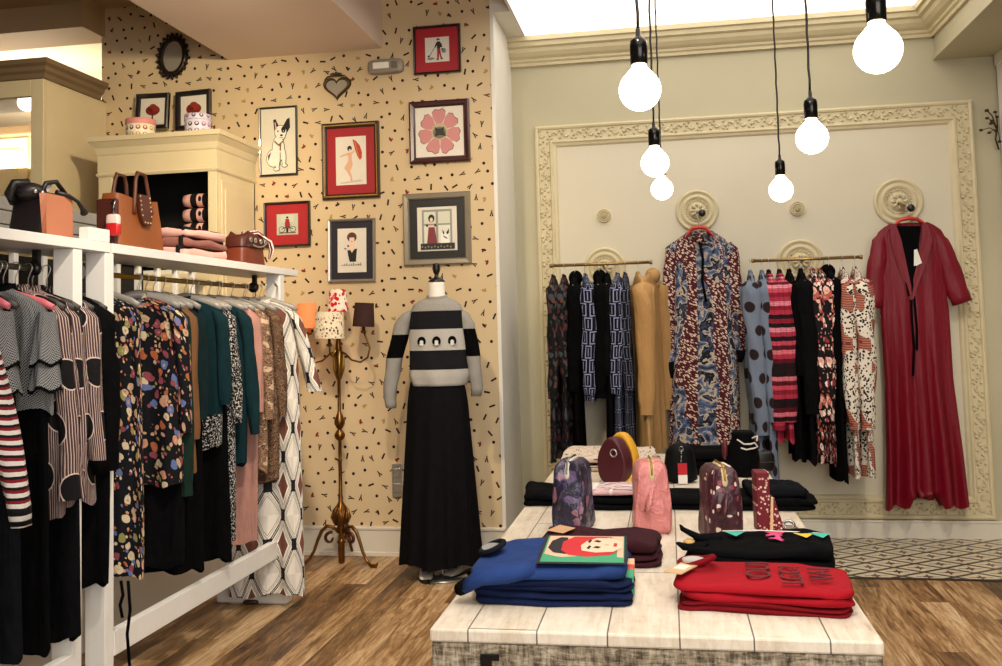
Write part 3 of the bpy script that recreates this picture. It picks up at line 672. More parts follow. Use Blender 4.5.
# ------------------------------------------------------------ white racks on the left
RX=-2.15; RODX=-2.31
def rack(y0,y1,label,posts,foot=True,rodmat=GOLD):
    t=thing('clothes_rack',label,'clothes rack',(RODX,(y0+y1)/2,0),group='white wooden clothes racks with top shelf')
    T=Matrix.Translation((-RODX,-(y0+y1)/2,0))
    m=MB(); m.T=T; m.b2((RX-.31,y0,1.835),(RX,y1,1.873)); m.build('shelf',RACKW,t,bevel=.002)
    for (y,w) in posts:
        m=MB(); m.T=T; m.b2((RX-.088,y,.1),(RX-.004,y+w,1.835)); m.build('post',RACKW,t,bevel=.003)
        m=MB(); m.T=T; m.b2((RX-.4,y-.01,0),(RX+.02,y+w+.01,.1)); m.build('foot',RACKW,t,bevel=.012)
    m=MB(); m.T=T; m.b2((RX-.04,y0+.02,.27),(RX-.004,y1-.2,.365)); m.build('bottom_rail',RACKW,t,bevel=.003)
    m=MB(); m.T=T; ya=posts[0][0]+posts[0][1]; yb=posts[-1][0]-.004; m.tube([(RODX,ya,1.765),(RODX,(ya+yb)/2,1.765),(RODX,yb,1.765)],.0115,12); m.build('hanging_rod',rodmat,t)
    for y in(ya,yb):
        m=MB(); m.T=T; s=1 if y==ya else -1
        m.lathe([(.03,0),(.03,s*.012),(.016,s*.02)],14,(RODX,y,1.765),'Y'); m.b2((RODX-.012,min(y,y-s*.02),1.76),(RODX+.012,max(y,y-s*.02),1.835)); m.build('rod_socket',BLACKM if y==yb else RACKW,t)
    return t
rack(3.415,5.33,'white wooden clothes rack with shelf nearer the wallpapered wall',[(3.37,.06),(5.07,.06)])
rack(1.3,3.40,'white wooden clothes rack with shelf at the left edge, nearest the camera',[(1.4,.05),(3.17,.055)],rodmat=plain('#a89c86',.3,.9))
fo=MB(); fo.tube([(-2.17,5.069,1.7665),(-2.15,5.02,1.765),(-2.13,4.96,1.765),(-2.13,4.93,1.785)],.006,8)
tag(fo.build('face_out_hook',STEEL),'steel face-out hook on the rack end post holding the diamond print dress','hook')
# small upright stubs above shelf joints
m=MB(); m.b2((RX-.05,3.27,1.8745),(RX-.005,3.405,1.925)); tag(m.build('shelf_upstand',RACKW,bevel=.003),'short white upstand block on the shelf joint beside the tan tote','shelf block')
# balustrade with grey boards
t=thing('balustrade','white balustrade capped with grey washed boards behind the clothes racks','railing',(-2.83,3.0,0))
T=Matrix.Translation((2.83,-3.0,0))
for k in range(3):
    z=1.945+.062*k; m=MB(); m.T=T; m.b2((-2.86-.012*k,.6,z),(-2.82,4.42,z+.058)); m.build('top_board',GREYB,t,bevel=.004)
m=MB(); m.T=T; m.b2((-2.87,.6,1.9),(-2.81,5.5,1.94)); m.build('under_rail',RACKW,t,bevel=.004)
for k in range(24):
    y=.75+k*.2; m=MB(); m.T=T; m.box((-2.84,y,1.225),(.03,.03,1.35)); m.build('baluster',RACKW,t,bevel=.004)

# ------------------------------------------------------------ fabrics with patterns (UV in metres)
def m_stripes(cols,period,name,vert=False,dist=0.,rough=.85):
    nt=NT(name); u,v,_=coords(nt,True); a=u if vert else v
    if dist: a=a+noise(nt,comb(nt,u,v,0.),8,2)*dist
    f=(a/period).fract(); n=len(cols)
    return fin(nt,ramp(nt,f,[(c[0],c[1]) for c in cols],True),rough,0,0,.2)
def m_bands(cols,h,name):
    nt=NT(name); u,v,_=coords(nt,True); r,a,_,_=white(nt,comb(nt,0.,(v/h).floor(),5.)); 
    fine=((v/.012).fract()).gt(.75)
    col=ramp(nt,a,[(i/len(cols),c) for i,c in enumerate(cols)],True)
    vv=((u/.05).fract()).lt(.15)
    return fin(nt,mix(nt,fine*.5+vv*.25,col,'#1a0a10'),.85,0,0,.2)
def m_floral(name,bg,cols,scale=26,thr=.52,aniso=.75):
    nt=NT(name); u,v,_=coords(nt,True); w0=comb(nt,u*.85+v*.3,v*.62-u*.2,0.)
    nn=nt.n('ShaderNodeTexNoise'); nt.l(w0,nn.inputs['Vector']); nn.inputs['Scale'].default_value=scale*.7
    mx=nt.n('ShaderNodeVectorMath',operation='MULTIPLY_ADD'); nt.l(nn.outputs['Color'],mx.inputs[0]); k=.9/scale; mx.inputs[1].default_value=(k,k,0); nt.l(w0,mx.inputs[2]); w=mx.outputs[0]
    d,c=voro(nt,w,scale); d2,c2=voro(nt,w,scale*2.1)
    ink=ramp(nt,c,[(i/len(cols),q) for i,q in enumerate(cols)],True); ink2=ramp(nt,c2,[(i/len(cols),q) for i,q in enumerate(cols[::-1])],True)
    on=d.lt(thr)*c.gt(.25); on2=d2.lt(.4)*c2.gt(.55)
    col=mix(nt,on2,bg,ink2); col=mix(nt,on,col,ink); core=d.lt(thr*.4)*on; col=mix(nt,core*.6,col,ink2)
    return fin(nt,col,.8,0,0,.2)
def m_speckle(name,bg,fg,scale,thr,stretch=1.):
    nt=NT(name); u,v,_=coords(nt,True); w=comb(nt,u*stretch,v,0.); n=noise(nt,w,scale,2,.5,.6); d,c=voro(nt,w,scale*.9)
    return fin(nt,mix(nt,(n.gt(thr))*d.gt(.2),bg,fg),.85,0,0,.2)
def m_zebra(name,a,b,c_,scale=30):
    nt=NT(name); u,v,_=coords(nt,True); w=comb(nt,u,v*2.4,0.); n=noise(nt,w,scale,2,.5,1.6); n2=noise(nt,w,9,2)
    col=mix(nt,((n*7).fract()).lt(.45),a,b); return fin(nt,mix(nt,(n2.gt(.58))*.7,col,c_),.8,0,0,.2)
def m_diamond(name):
    nt=NT(name); u,v,_=coords(nt,True); p=.15
    a=u/p+v/(p*2.1); b=u/p-v/(p*2.1); fa=(a.fract()-.5).abs(); fb=(b.fract()-.5).abs(); mxx=fa.max(fb)
    ca=a.floor()+b.floor(); par=((ca*.5).fract()).gt(.25)
    line=(mxx.gt(.455))*(mxx.lt(.49)); line2=mxx.gt(.33)*mxx.lt(.35)+mxx.gt(.385)*mxx.lt(.4)
    dia=mxx.lt(.25)*par; rim=mxx.gt(.25)*mxx.lt(.28)*par; blk=((fa-.5).abs()+(fb-.5).abs()).lt(.2)
    shade=(fa.gt(fb))*.25
    col=mix(nt,shade,'#d9d3c8','#94908c'); col=mix(nt,line2*.8,col,'#6b6560'); col=mix(nt,line,col,'#171416'); col=mix(nt,dia,col,'#6e4438'); col=mix(nt,rim,col,'#ece8df'); col=mix(nt,blk,col,'#15141a')
    return fin(nt,col,.7,0,0,.25)
def m_polka(name,base,dot,ring,c,rad,stripes=None):
    nt=NT(name); u,v,_=coords(nt,True); U=u/c; V=v/(c*1.25); row=V.floor(); U=U+row*.5
    x=(U.fract()-.5)*c; z=(V.fract()-.5)*c*1.25; q=(x*x+z*z).sqrt()
    if stripes:
        f=(u/.011+noise(nt,comb(nt,u,v,0.),6,1)*1.5).fract(); base=ramp(nt,f,[(0,stripes[0]),(.4,stripes[1]),(.7,stripes[2])],True)
    col=mix(nt,q.lt(rad+.005),base,ring); col=mix(nt,q.lt(rad),col,dot); return fin(nt,col,.85,0,0,.2)
def m_weave(name,a,b,s=.009):
    nt=NT(name); u,v,_=coords(nt,True); p=((u+v)/s).fract(); q=((u-v)/(s*1.3)).fract()
    n=noise(nt,comb(nt,u,v,0.),9,3)
    col=mix(nt,(p.lt(.35)).max(q.lt(.3)),b,a); return fin(nt,mix(nt,n*.35,col,'#15161a'),.9,0,0,.2)
def m_links(name,bg,fg):
    nt=NT(name); u,v,_=coords(nt,True); U=u/.075; V=v/.1; U=U+V.floor()*.5
    x=(U.fract()-.5).abs(); z=(V.fract()-.5).abs()
    o=(x.lt(.36)*z.lt(.46))*(1-(x.lt(.27)*z.lt(.38))); st=x.lt(.05)*z.lt(.3)
    return fin(nt,mix(nt,o.max(st*.8),bg,fg),.85,0,0,.2)
def m_leopard(name):
    nt=NT(name); u,v,_=coords(nt,True); w=comb(nt,u,v,0.); d,c=voro(nt,w,56); n=noise(nt,w,5,1); 
    base=ramp(nt,n,[(.0,'#d9cfc0'),(.52,'#d9cfc0'),(.56,'#b06a58'),(.66,'#8a2c30'),(.7,'#ddd0be')],True)
    col=mix(nt,d.lt(.43)*n.lt(.56),base,'#15110f'); st=((v/.016).fract().lt(.4))*n.gt(.56); return fin(nt,mix(nt,st*.7,col,'#2a1616'),.75,0,0,.25)
def m_abstract(name):
    nt=NT(name); u,v,_=coords(nt,True); w=comb(nt,u,v*.8,0.); d,c=voro(nt,w,11); n=noise(nt,w,15,3,.55,.6); n3=noise(nt,comb(nt,u*.7,v*.25,0.),7,1)
    rings=ramp(nt,(n*3.1).fract(),[(0,'#1c2238'),(.2,'#46536f'),(.4,'#66748e'),(.52,'#b5a592'),(.68,'#14141f'),(.84,'#38445f')],True)
    dd,_c2=voro(nt,comb(nt,(u*.8+v)*2.2,(u-v*.8)*.95,0.),34); dash=dd.lt(.4)
    burg=mix(nt,dash,'#4a141c','#d8c0b0'); reg=((u/.17).fract()-.5+(n3-.5)*2.4).gt(-.05)
    return fin(nt,mix(nt,reg,rings,burg),.75,0,0,.25)
MULTI=['#c08a6c','#a85c38','#cbb998','#5c6a98','#b89878','#84404a','#c49884','#8a8450']
FLA=m_floral('black_multicolour_leaf_print','#0c0c12',MULTI,36,.44); FLB=m_floral('black_leaf_print_larger','#0b0b10',MULTI[::-1],33,.45)
ABST=m_abstract('blue_burgundy_abstract_print'); DIAM=m_diamond('cream_brown_diamond_print'); LEO=m_leopard('leopard_patch_print')
DENIM=m_polka('blue_grey_dotted','#6b7688','#261a1c','#3a3038',.13,.034); POLST=m_polka('striped_with_black_discs','#806060','#0c0a0c','#c8b0a4',.17,.055,('#4c3636','#b8a298','#2c1c20'))
LINK=m_links('navy_link_print','#080a12','#8a90b4'); LINKD=m_links('dark_link_print','#08090e','#5c6076'); MESH=m_weave('grey_black_basket_weave','#969696','#141518'); ZEB=m_zebra('brown_zebra_print','#1c120e','#a88468','#d0b498'); ZEB2=m_zebra('dark_zebra_print','#14100e','#8a6a50','#4a3024',26)
SPK=m_speckle('black_white_speckle','#0b0b0d','#b8b4ae',95,.555); PFLO=m_floral('pink_black_floral','#120c10',['#d8a898','#b85c50','#e8d8cc','#8a3038','#e0b0a0'],30,.5); DPAT=m_floral('dark_teal_maroon_print','#0b0d10',['#2a3a40','#4a2426','#3a4448','#5a3a34'],30,.5)
RPL=m_bands(['#c4485c','#8c1c30','#e08494','#1c0a10','#b03048','#58101e','#d8707e'],.03,'red_pink_striped_plaid'); MARST=m_stripes([(0,'#d8d0c8'),(.42,'#7c1c26'),(.72,'#141014')],.034,'red_white_stripe',dist=.01)
BWST=m_stripes([(0,'#ddd9d0'),(.5,'#0f0e10')],.034,'black_white_stripe'); BLK=fabric('#060607',.95,.2,spec=.04); BLK2=fabric('#0a0a0c',.95,.25,spec=.04); CHAR=fabric('#101216',.95,.3,spec=.05); TEAL=fabric('#07242a',.95,.15); DTEAL=fabric('#061c1e',.95,.15); GREEN=fabric('#12281f',.95,.2)
CAMEL=fabric('#b8925f',.95,.03); CAMEL2=fabric('#ac8555',.95,.03); BROWNK=fabric('#6e4c30',.95,.05); BLUSH=fabric('#a67a6e',.9,.06); RED=fabric('#6e0018',.48,.1,spec=.3); GREYJ=fabric('#8e8b86',.95,.06); NAVY=fabric('#0c0f1c',.95,.2)

def drape(m,k=.55):
    nt=NT.__new__(NT); nt.m=m; nt.t=m.node_tree; nt.b=nt.t.nodes['Principled BSDF']; u,v,_=coords(nt,True)
    h=noise(nt,comb(nt,u*1.,v*.16,0.),16,3,.55,.4)+noise(nt,comb(nt,u,v*.5,3.),30,3)*.25; bump(nt,h,k,.03)
for q in (FLA,FLB,ABST,DIAM,LEO,DENIM,POLST,LINK,LINKD,MESH,ZEB,ZEB2,SPK,PFLO,DPAT,RPL,MARST,BLK,BLK2,CHAR,TEAL,DTEAL,GREEN,CAMEL,CAMEL2,BLUSH,BROWNK): drape(q)
drape(RED,.35)
# ------------------------------------------------------------ hanging garments
HGREY=plain('#8d8880',.4,.1,var=.05); HWOOD=plain('#d8ccb4',.5); HDARK=plain('#3a342e',.5); HPINK=plain('#c86470',.4); HRED=plain('#c03028',.4)
def hanger(kind,loc,rz,label,group,mat_,w=.19,wide=.011):
    dz=0 if mat_ is HGREY else -.02
    t=thing('clothes_hanger',label,'hanger',loc,rz,group=group)
    m=MB(); pts=[(.0165*math.cos(a),0,.0+.0165*math.sin(a)) for a in [PI*1.15-i*(PI*1.25)/10 for i in range(11)]]
    pts+=[(.004,0,-.03),(0,0,-.04),(0,0,-.078+dz)]
    m.tube(pts,.0022,5); m.build('hook',STEEL,t)
    m=MB(); P=[(x,y,z+dz) for x,y,z in [(-w,0,-.135),(-w*.8,0,-.118),(-w*.4,0,-.095),(-.03,0,-.08),(0,0,-.076),(.03,0,-.08),(w*.4,0,-.095),(w*.8,0,-.118),(w,0,-.135)]]
    m.tube(P,[.006,.009,.01,.011,.012,.011,.01,.009,.006],8,flat=wide/.01); m.build('shoulder_bar',mat_,t)
    return t
def garment_meshes(L,mat_,sw=.2,hem=.2,depth=.03,sleeve=.5,flare=.04,smat=None,cuff=None,seed=0,fold=.012,kf=5,waist=None,neck='round',lapel=None,hemmat=None,hemz=None,sr=.036,bell=0.,top=-.083,nv=None,sym=True):
    """returns list of (part name, MB)"""
    rnd=random.Random(seed); out=[]; N=40
    ph=[rnd.uniform(0,6.28) for _ in range(4)]
    prof=[(top,.052,.014),(top-.012,.075,.018),(top-.028,.12,.02),(top-.05,.165,.022),(top-.075,sw-.012,.024),(top-.11,sw,.026)]
    zs=[top-.11]; zend=-L; n=nv or max(6,int((L-.19)/.07))
    for i in range(1,n+1):
        f=i/n; z=top-.11+(zend-(top-.11))*f
        w=sw+(hem-sw)*f
        if waist: w-=waist*math.exp(-((f-.3)/.16)**2)
        prof.append((z,w-.012*math.sin(min(1,f*4)*PI)*.6,depth*(.85+.4*f)))
    def ring(z,hw,hd,i):
        f=min(1,max(0,(-z-.2)/(L-.2+.001))); A=fold*(.15+f*1.0); r=[]
        for j in range(N):
            a=2*PI*j/N; c,s=math.cos(a),math.sin(a)
            x=hw*math.copysign(abs(c)**.85,c); y=hd*math.copysign(abs(s)**.7,s)
            y+=A*math.sin(kf*x/max(hw,.05)*1.6+ph[0]+f*1.1)*(.5+.5*abs(s))+A*.5*math.sin(kf*2.3*x/max(hw,.05)+ph[1]-f)
            x+=A*.35*math.sin(3*a+ph[2]+f*4)
            zz=z
            if z==prof[0][0]: zz=z-.012*max(0,-s)-( .0)
            if i==len(prof)-1: zz=z+.012*math.sin(3*a+ph[3])+.006*math.sin(7*a)
            r.append((x,y,zz))
        return r
    rings=[ring(*p,i) for i,p in enumerate(prof)]
    m=MB(); m.mat(mat_)
    if hemmat:
        k=next(i for i,p in enumerate(prof) if p[0]<hemz); m.loft(rings[:k+1]); out.append(('body',m)); m=MB(); m.mat(hemmat); m.loft(rings[k:]); out.append(('hem_panel',m))
    else: m.loft(rings,False,False); out.append(('body',m))
    m=MB(); m.mat(lapel or mat_)
    R=[]
    for dz,k in ((0,1.),(.012,.95),(.02,.9),(.014,.8),(-.004,.82)):
        R.append([(.053*k*math.cos(a),.016*k*math.sin(a),top+dz-.012*max(0,-math.sin(a))) for a in [2*PI*j/20 for j in range(20)]])
    m.loft(R); out.append(('collar',m))
    if sleeve:
        for s in((-1,1)):
            m=MB(); m.mat(smat or mat_); n2=max(4,int(sleeve/.05)); R=[]; dr=rnd.uniform(-.6,.6)
            for i in range(-2,n2+1):
                if i<0: f=0; cx=sw-.075+.03*(i+2); z=top-.05-.012*(i+2); rx=.012+.01*(i+2); ry=.018+.008*(i+2)
                else:
                    f=i/n2; cx=sw-.022+flare*(f**.8); z=top-.085-sleeve*f; rx=sr*(1-.28*f)+bell*f*f; ry=sr*1.3*(1-.3*f)+bell*f*f
                    if f>.93 and not bell: rx*=.85; ry*=.85
                rr=[]
                for j in range(16):
                    a=2*PI*j/16; q_=.5 if sr>.05 else 1; k=1+q_*(.11*math.sin(2*a+i*.8+ph[1])*(f>0)+.07*math.sin(5*a+i*.9)*(f>0))
                    rr.append((s*(cx+rx*k*math.cos(a)),ry*k*math.sin(a)+.012*math.sin(f*3+ph[2]),z+(.02*(1-f)*math.cos(a)*(-1) if i>=0 else 0)))
                if s<0: rr=rr[::-1]
                R.append(rr)
            if cuff: 
                m.loft(R[:-1]); m.mat(cuff); m.loft(R[-2:],cap1=True)
            else: m.loft(R,cap1=False)
            out.append(('sleeve',m))
    return out
NG=[0]
def garment(name,cat,loc,rz,label,group,L,mat_,hang=None,extra=None,**k):
    NG[0]+=1; t=thing(name,label,cat,loc,rz,group=group)
    for nm,m in garment_meshes(L,mat_,seed=NG[0]*13+1,**k): m.build(nm,None,t)
    if extra: extra(t)
    if hang: hanger('h',loc,rz,*hang)
    return t
def trousers(name,cat,loc,rz,label,group,L,mat_,w=.17,depth=.03,fold=.01,hem=None,top=-.1,waistmat=None,kf=4):
    """skirt or trousers clipped by the waistband"""
    NG[0]+=1; rnd=random.Random(NG[0]); t=thing(name,label,cat,loc,rz,group=group); hem=hem or w; ph=rnd.uniform(0,6)
    R=[]; n=12
    for i in range(n+1):
        f=i/n; hw=w*.85+(hem-w*.85)*f**.8; r=[]
        for j in range(40):
            a=2*PI*j/40; c,s=math.cos(a),math.sin(a); x=hw*math.copysign(abs(c)**.85,c); y=depth*(.5+.6*f)*math.copysign(abs(s)**.7,s)
            y+=fold*(.2+f)*math.sin(kf*x/hw*1.5+ph+f); r.append((x,y,top-(L+top)*f-(.01*math.sin(3*a) if i==n else 0)))
        R.append(r)
    m=MB(); m.mat(mat_); m.loft(R,True,True); m.build('body',None,t)
    m=MB(); m.mat(waistmat or mat_); m.loft([[(x*1.02,y*1.1,z+d) for x,y,z in R[0]] for d in(-.035,.006)],True,True); m.build('waistband',None,t)
    return t
def Yo(px,py=380,X=-2.1): return atX(px,py,X).y
def Lz(px,py,rodz=1.765,X=-2.1): return rodz-atX(px,py,X).z
ROD=1.765
# --- rack nearer the wallpaper (photo: from the floral dress to the diamond print dress)
G2='garments on the rack nearer the wallpapered wall'; HG='grey hangers on the rack nearer the wallpapered wall'
far=[ # name,cat,px top,px bottom,py bottom,material,kwargs,label
 ('printed_dress','dress',143,140,578,FLA,dict(sw=.2,hem=.2,sleeve=.0,fold=.016),'long black dress with multicoloured leaf print beside the white post'),
 ('printed_blouse','blouse',180,176,486,FLB,dict(sw=.205,hem=.2,sleeve=.52,fold=.015,flare=.03),'black leaf print blouse hanging behind the long leaf print dress'),
 ('long_coat','coat',186,196,562,BLK2,dict(sw=.19,sleeve=.8,smat=GREEN,hem=.19,flare=.03),'black long coat with dark green sleeve behind the leaf print blouse'),
 ('camel_cardigan','cardigan',193,198,470,BROWNK,dict(sw=.19,sleeve=.56,flare=.03),'brown cardigan with long sleeve between green and black garments'),
 ('long_dress','dress',202,222,562,BLK,dict(sw=.19,sleeve=.48,smat=DTEAL,flare=.035,hem=.2),'long black dress with dark teal sleeve, third of the dark ones'),
 ('knit_sweater','sweater',222,226,446,TEAL,dict(sw=.2,hem=.19,sleeve=.43,flare=.03,hemmat=SPK,hemz=-.62),'teal knit sweater over a speckled hem'),
 ('black_long_skirt','skirt',228,230,562,BLK,dict(sw=.18,sleeve=0,hem=.2),'long black skirt between the teal knit and the speckled dress'),
 ('speckled_dress','dress',233,236,538,SPK,dict(sw=.2,sleeve=.53,flare=.035),'black and white speckled dress between two teal knits'),
 ('knit_dress','dress',245,256,462,TEAL,dict(sw=.205,sleeve=.6,flare=.06),'plain teal knit dress with long sleeve right of the speckled dress'),
 ('blush_dress','dress',255,262,540,BLUSH,dict(sw=.2,sleeve=.5,flare=.03),'blush pink dress behind the teal knit dress'),
 ('zebra_blouse','blouse',266,270,470,ZEB,dict(sw=.2,sleeve=.55,flare=.03),'brown zebra print blouse with lighter stripes'),
 ('zebra_dress','dress',277,283,480,ZEB2,dict(sw=.2,sleeve=.55,flare=.04),'darker zebra print dress behind the lighter zebra blouse'),
 ('black_blouse','blouse',286,298,458,BLK,dict(sw=.2,sleeve=.56,flare=.05),'black long-sleeved top beside the diamond print dress'),
 ('pink_blouse','blouse',292,296,452,BLUSH,dict(sw=.19,sleeve=.4,flare=.02),'pink blouse squeezed between black top and diamond print dress'),
 ('diamond_print_dress','dress',308,304,583,DIAM,dict(sw=.2,hem=.2,sleeve=.42,flare=.1,bell=.02,fold=.022),'cream and brown diamond print dress at the end of the rack')]
ys=[]
for i,(nm,cat,pt,pb,py,mt,kw,lab) in enumerate(far):
    y=Yo(pt,325,-2.115); L=Lz(pb,py); ys.append(y)
    rz=[-.1,.05,0,.04,-.03,.05,0,-.04,.03,.06,-.03,.04,0,.05,.12][i]
    garment(nm,cat,(RODX if i<14 else -2.215,y if i<14 else 4.985,ROD),rz,lab,G2,L,mt,hang=('grey hanger holding the '+lab.split(' beside')[0].split(' behind')[0].split(' with')[0].split(' between')[0].split(' at ')[0],HG,HGREY,.19,.018),depth=.024,**kw)
# spare hangers seen between the garments
for k,(y,rz) in enumerate(((3.86,.5),(4.62,-.2),(4.96,.35))): hanger('h',(RODX,y,ROD),rz,'empty grey hanger on the rack nearer the wallpapered wall',HG,HGREY,.19,.018)
# belt ties hanging from the floral dress
p=atX(131,590,-2.08); m=MB(); z0=p.z
for dx,l in ((0,.30),(-.03,.12)):
    m.tube([(dx,0,.02),(dx+.006,.004,-l*.3),(dx-.004,0,-l*.6),(dx+.006,0,-l)],.007,6,flat=.4)
tag(m.build('belt_tie',BLK,loc=(p.x,p.y-.02,z0+.02)),'black fabric tie dangling below the leaf print dress','belt')
# --- nearest rack
G1='garments on the rack nearest the camera'; H1='hangers on the rack nearest the camera'
def nearrack():
    X=-2.1
    Y=lambda px,py=330: atX(px,py,X).y
    L=lambda px,py: ROD-atX(px,py,X).z
    def ruffles(t):
        for s in(-1,1):
            for k,(z0,z1,r0,r1) in enumerate(((-.17,-.34,.05,.085),(-.3,-.43,.06,.09))):
                m=MB(); m.mat(MESH); R=[]
                for i in range(5):
                    f=i/4; r=r0+(r1-r0)*f; rr=[]
                    for j in range(24):
                        a=2*PI*j/24; k2=1+.13*f*math.sin(5*a+k)
                        rr.append((s*(.185+r*.45*k2*math.cos(a)),r*.8*k2*math.sin(a),z0+(z1-z0)*f+.01*f*math.sin(4*a)))
                    R.append(rr if s>0 else rr[::-1])
                m.loft(R); m.mat(BLK); m.loft([[(x,y,z) for x,y,z in R[-1]],[(x*1.002,y*1.03,z-.012) for x,y,z in R[-1]]]); m.build('ruffle_sleeve',None,t)
    rows=[('striped_sweater','sweater',2.6,(20,500),MARST,dict(sw=.21,sleeve=.66,flare=.17,smat=MARST,cuff=BWST,sr=.045),'red, white and black striped sweater sleeve at the left edge',None,HDARK),
     ('ruffle_blouse','blouse',Y(12),(12,412),MESH,dict(sw=.19,sleeve=0,fold=.014,lapel=BLK),'grey woven blouse with ruffled sleeve at the left picture edge',ruffles,HPINK),
     ('long_skirt_dress','dress',Y(22)-.0,(30,655),CHAR,dict(sw=.17,sleeve=0,hem=.22),'long charcoal dress between the two grey ruffle blouses',None,HDARK),
     ('ruffle_blouse','blouse',Y(52),(50,412),MESH,dict(sw=.195,sleeve=0,fold=.014,lapel=BLK),'grey woven ruffle blouse under the full pink hanger',ruffles,HPINK),
     ('black_maxi_dress','dress',Y(55)+.01,(50,655),BLK,dict(sw=.17,sleeve=0,hem=.2),'black maxi dress reaching almost to the floor behind the ruffle blouses',None,HDARK),
     ('disc_print_blouse','blouse',Y(68),(60,520),POLST,dict(sw=.19,sleeve=.66,flare=.05,bell=.014),'pinkish striped blouse with black discs, first behind the ruffle blouse',None,HDARK),
     ('disc_print_blouse','blouse',Y(80),(80,505),POLST,dict(sw=.19,sleeve=.6,flare=.05),'pinkish striped blouse with black discs, middle one of three',None,HDARK),
     ('black_long_dress','dress',Y(84),(80,640),BLK2,dict(sw=.17,sleeve=0,hem=.2),'long black dress hanging among the striped disc blouses',None,HDARK),
     ('disc_print_dress','dress',Y(97),(98,500),POLST,dict(sw=.19,sleeve=.6,flare=.05,cuff=BLK),'striped dress with black discs beside the black coat',None,HDARK),
     ('black_coat','coat',Y(112),(100,590),BLK,dict(sw=.2,sleeve=.6,flare=.02,sr=.045),'black coat hanging against the wide white rack post',None,HDARK)]
    for i,(nm,cat,y,pb,mt,kw,lab,ex,hm) in enumerate(rows):
        LL=L(*pb)
        garment(nm,cat,(RODX,y,ROD),[.05,-.06,.03,.04,0,.05,-.03,.02,.04,-.03][i],lab,G1,LL,mt,hang=(('pink' if hm is HPINK else 'dark wooden')+' hanger holding the '+lab.split(',')[0].split(' at ')[0].split(' behind')[0].split(' under')[0].split(' beside')[0].split(' hanging')[0].split(' between')[0]+(' at the picture edge' if i==1 else ' closest to the post' if i==6 else ' further in' if i==3 else ''),H1,hm,.21 if hm is HPINK else .19,.018),depth=.022,extra=ex,**kw)
nearrack()

# ------------------------------------------------------------ brass wall rails
RY=6.62; RZ=atY(600,265,RY).z
BRASS=plain('#9a7c4c',.35,.8,var=.1)
def wall_rail(x0,x1,zc,label,med):
    a=atY(x0,265,RY); b=atY(x1,262,RY); c=atY(med[0],med[1],YB); t=thing('wall_rail',label,'hanging rail',((a.x+b.x)/2,RY,zc),group='brass wall rails')
    h=(b.x-a.x)/2; m=MB(); m.tube([(-h,0,0),(0,0,0),(h,0,0)],.011,12); m.lathe([(.014,-h-.01),(.015,-h+.01)],12,axis='X'); m.lathe([(.014,h-.01),(.015,h+.01)],12,axis='X'); m.build('rod',BRASS,t)
    m=MB(); dx=c.x-(a.x+b.x)/2; m.tube([(dx,.265,c.z-zc),(dx,.15,c.z-zc),(dx,.06,.015),(dx,0,0)],.009,8); m.build('bracket',BRASS,t)
    return a.x,b.x
za=atY(600,264,RY).z; zb=atY(805,259,RY).z
wall_rail(551,651,za,'left brass wall rail carrying black, navy and camel garments',(605,268))
wall_rail(753,861,zb,'right brass wall rail carrying blue dotted to leopard garments',(800,262))
def wr(px,py,z,nm,cat,mt,bot,lab,grp,rz=PI/2,h=True,**k):
    p=atY(px,275,RY-.17); x=atY(px,270,RY-.2).x; L=z-atY(px,bot,RY-.2).z; kw=dict(sw=.19,depth=.024,sleeve=.5,flare=.02); kw.update(k)
    return garment(nm,cat,(x,RY,z),rz,lab,grp,L,mt,hang=('white hanger holding the '+lab.split(' hanging')[0].split(' beside')[0].split(' behind')[0].split(' with')[0].split(' at ')[0].split(' next')[0],'white hangers on the wall rails',HWOOD,.17,.014),**kw)
GL='garments on the left brass wall rail'; GR='garments on the right brass wall rail'
def tie_neck(mt):
    def f(t):
        m=MB(); m.mat(mt); m.ell((.05,0,-.09),(.08,.05,.055),14,8); m.ell((.1,.01,-.14),(.06,.045,.05),12,8); m.build('rolled_collar',None,t)
    return f
wr(550,0,za,'patterned_dress','dress',DPAT,462,'dark teal and maroon patterned dress at the left end of the left rail',GL,sleeve=.75)
wr(561,0,za,'patterned_jacket','jacket',DPAT,455,'dark patterned jacket beside the roll-neck coat',GL,sleeve=.6)
wr(572,0,za,'roll_neck_coat','coat',BLK,470,'long black coat with thick roll collar on the left rail',GL,extra=tie_neck(BLK),sleeve=.7,sr=.045)
wr(583,0,za,'link_print_blouse','blouse',LINK,402,'navy blouse with white link print, left of the plain black coat',GL,sleeve=.72,sr=.05,rz=PI/2+.15)
wr(597,0,za,'plain_black_coat','coat',BLK,400,'black hooded coat between the two link print garments',GL,extra=tie_neck(BLK2),sr=.045,depth=.05,sleeve=.7)
wr(606,0,za,'black_long_dress','dress',BLK2,470,'long black dress hanging between the link print garments',GL,sleeve=.6)
wr(616,0,za,'link_print_dress','dress',LINK,470,'navy dress with white link print next to the camel coats',GL,sleeve=.72,sr=.046,rz=PI/2-.1)
wr(624,0,za,'dark_link_dress','dress',LINKD,470,'dark link print dress half hidden by the first camel coat',GL,sleeve=.7)
wr(637,0,za,'camel_coat','coat',CAMEL,452,'camel coat with long sleeve, left one of the pair',GL,sleeve=.86,sr=.055,rz=PI/2+.2,flare=.03)
wr(650,0,za,'camel_hooded_coat','coat',CAMEL2,455,'camel coat with hood, at the right end of the left rail',GL,sleeve=.86,sr=.058,extra=tie_neck(CAMEL),rz=PI/2-.3,flare=.04)
wr(753,0,zb,'dotted_dress','dress',DENIM,452,'blue grey dress with dark dots, first on the right rail',GR,sleeve=.98,sr=.05,flare=.05)
wr(765,0,zb,'dotted_long_dress','dress',DENIM,482,'blue grey dotted long dress, second on the right rail',GR,sleeve=.9,sr=.045)
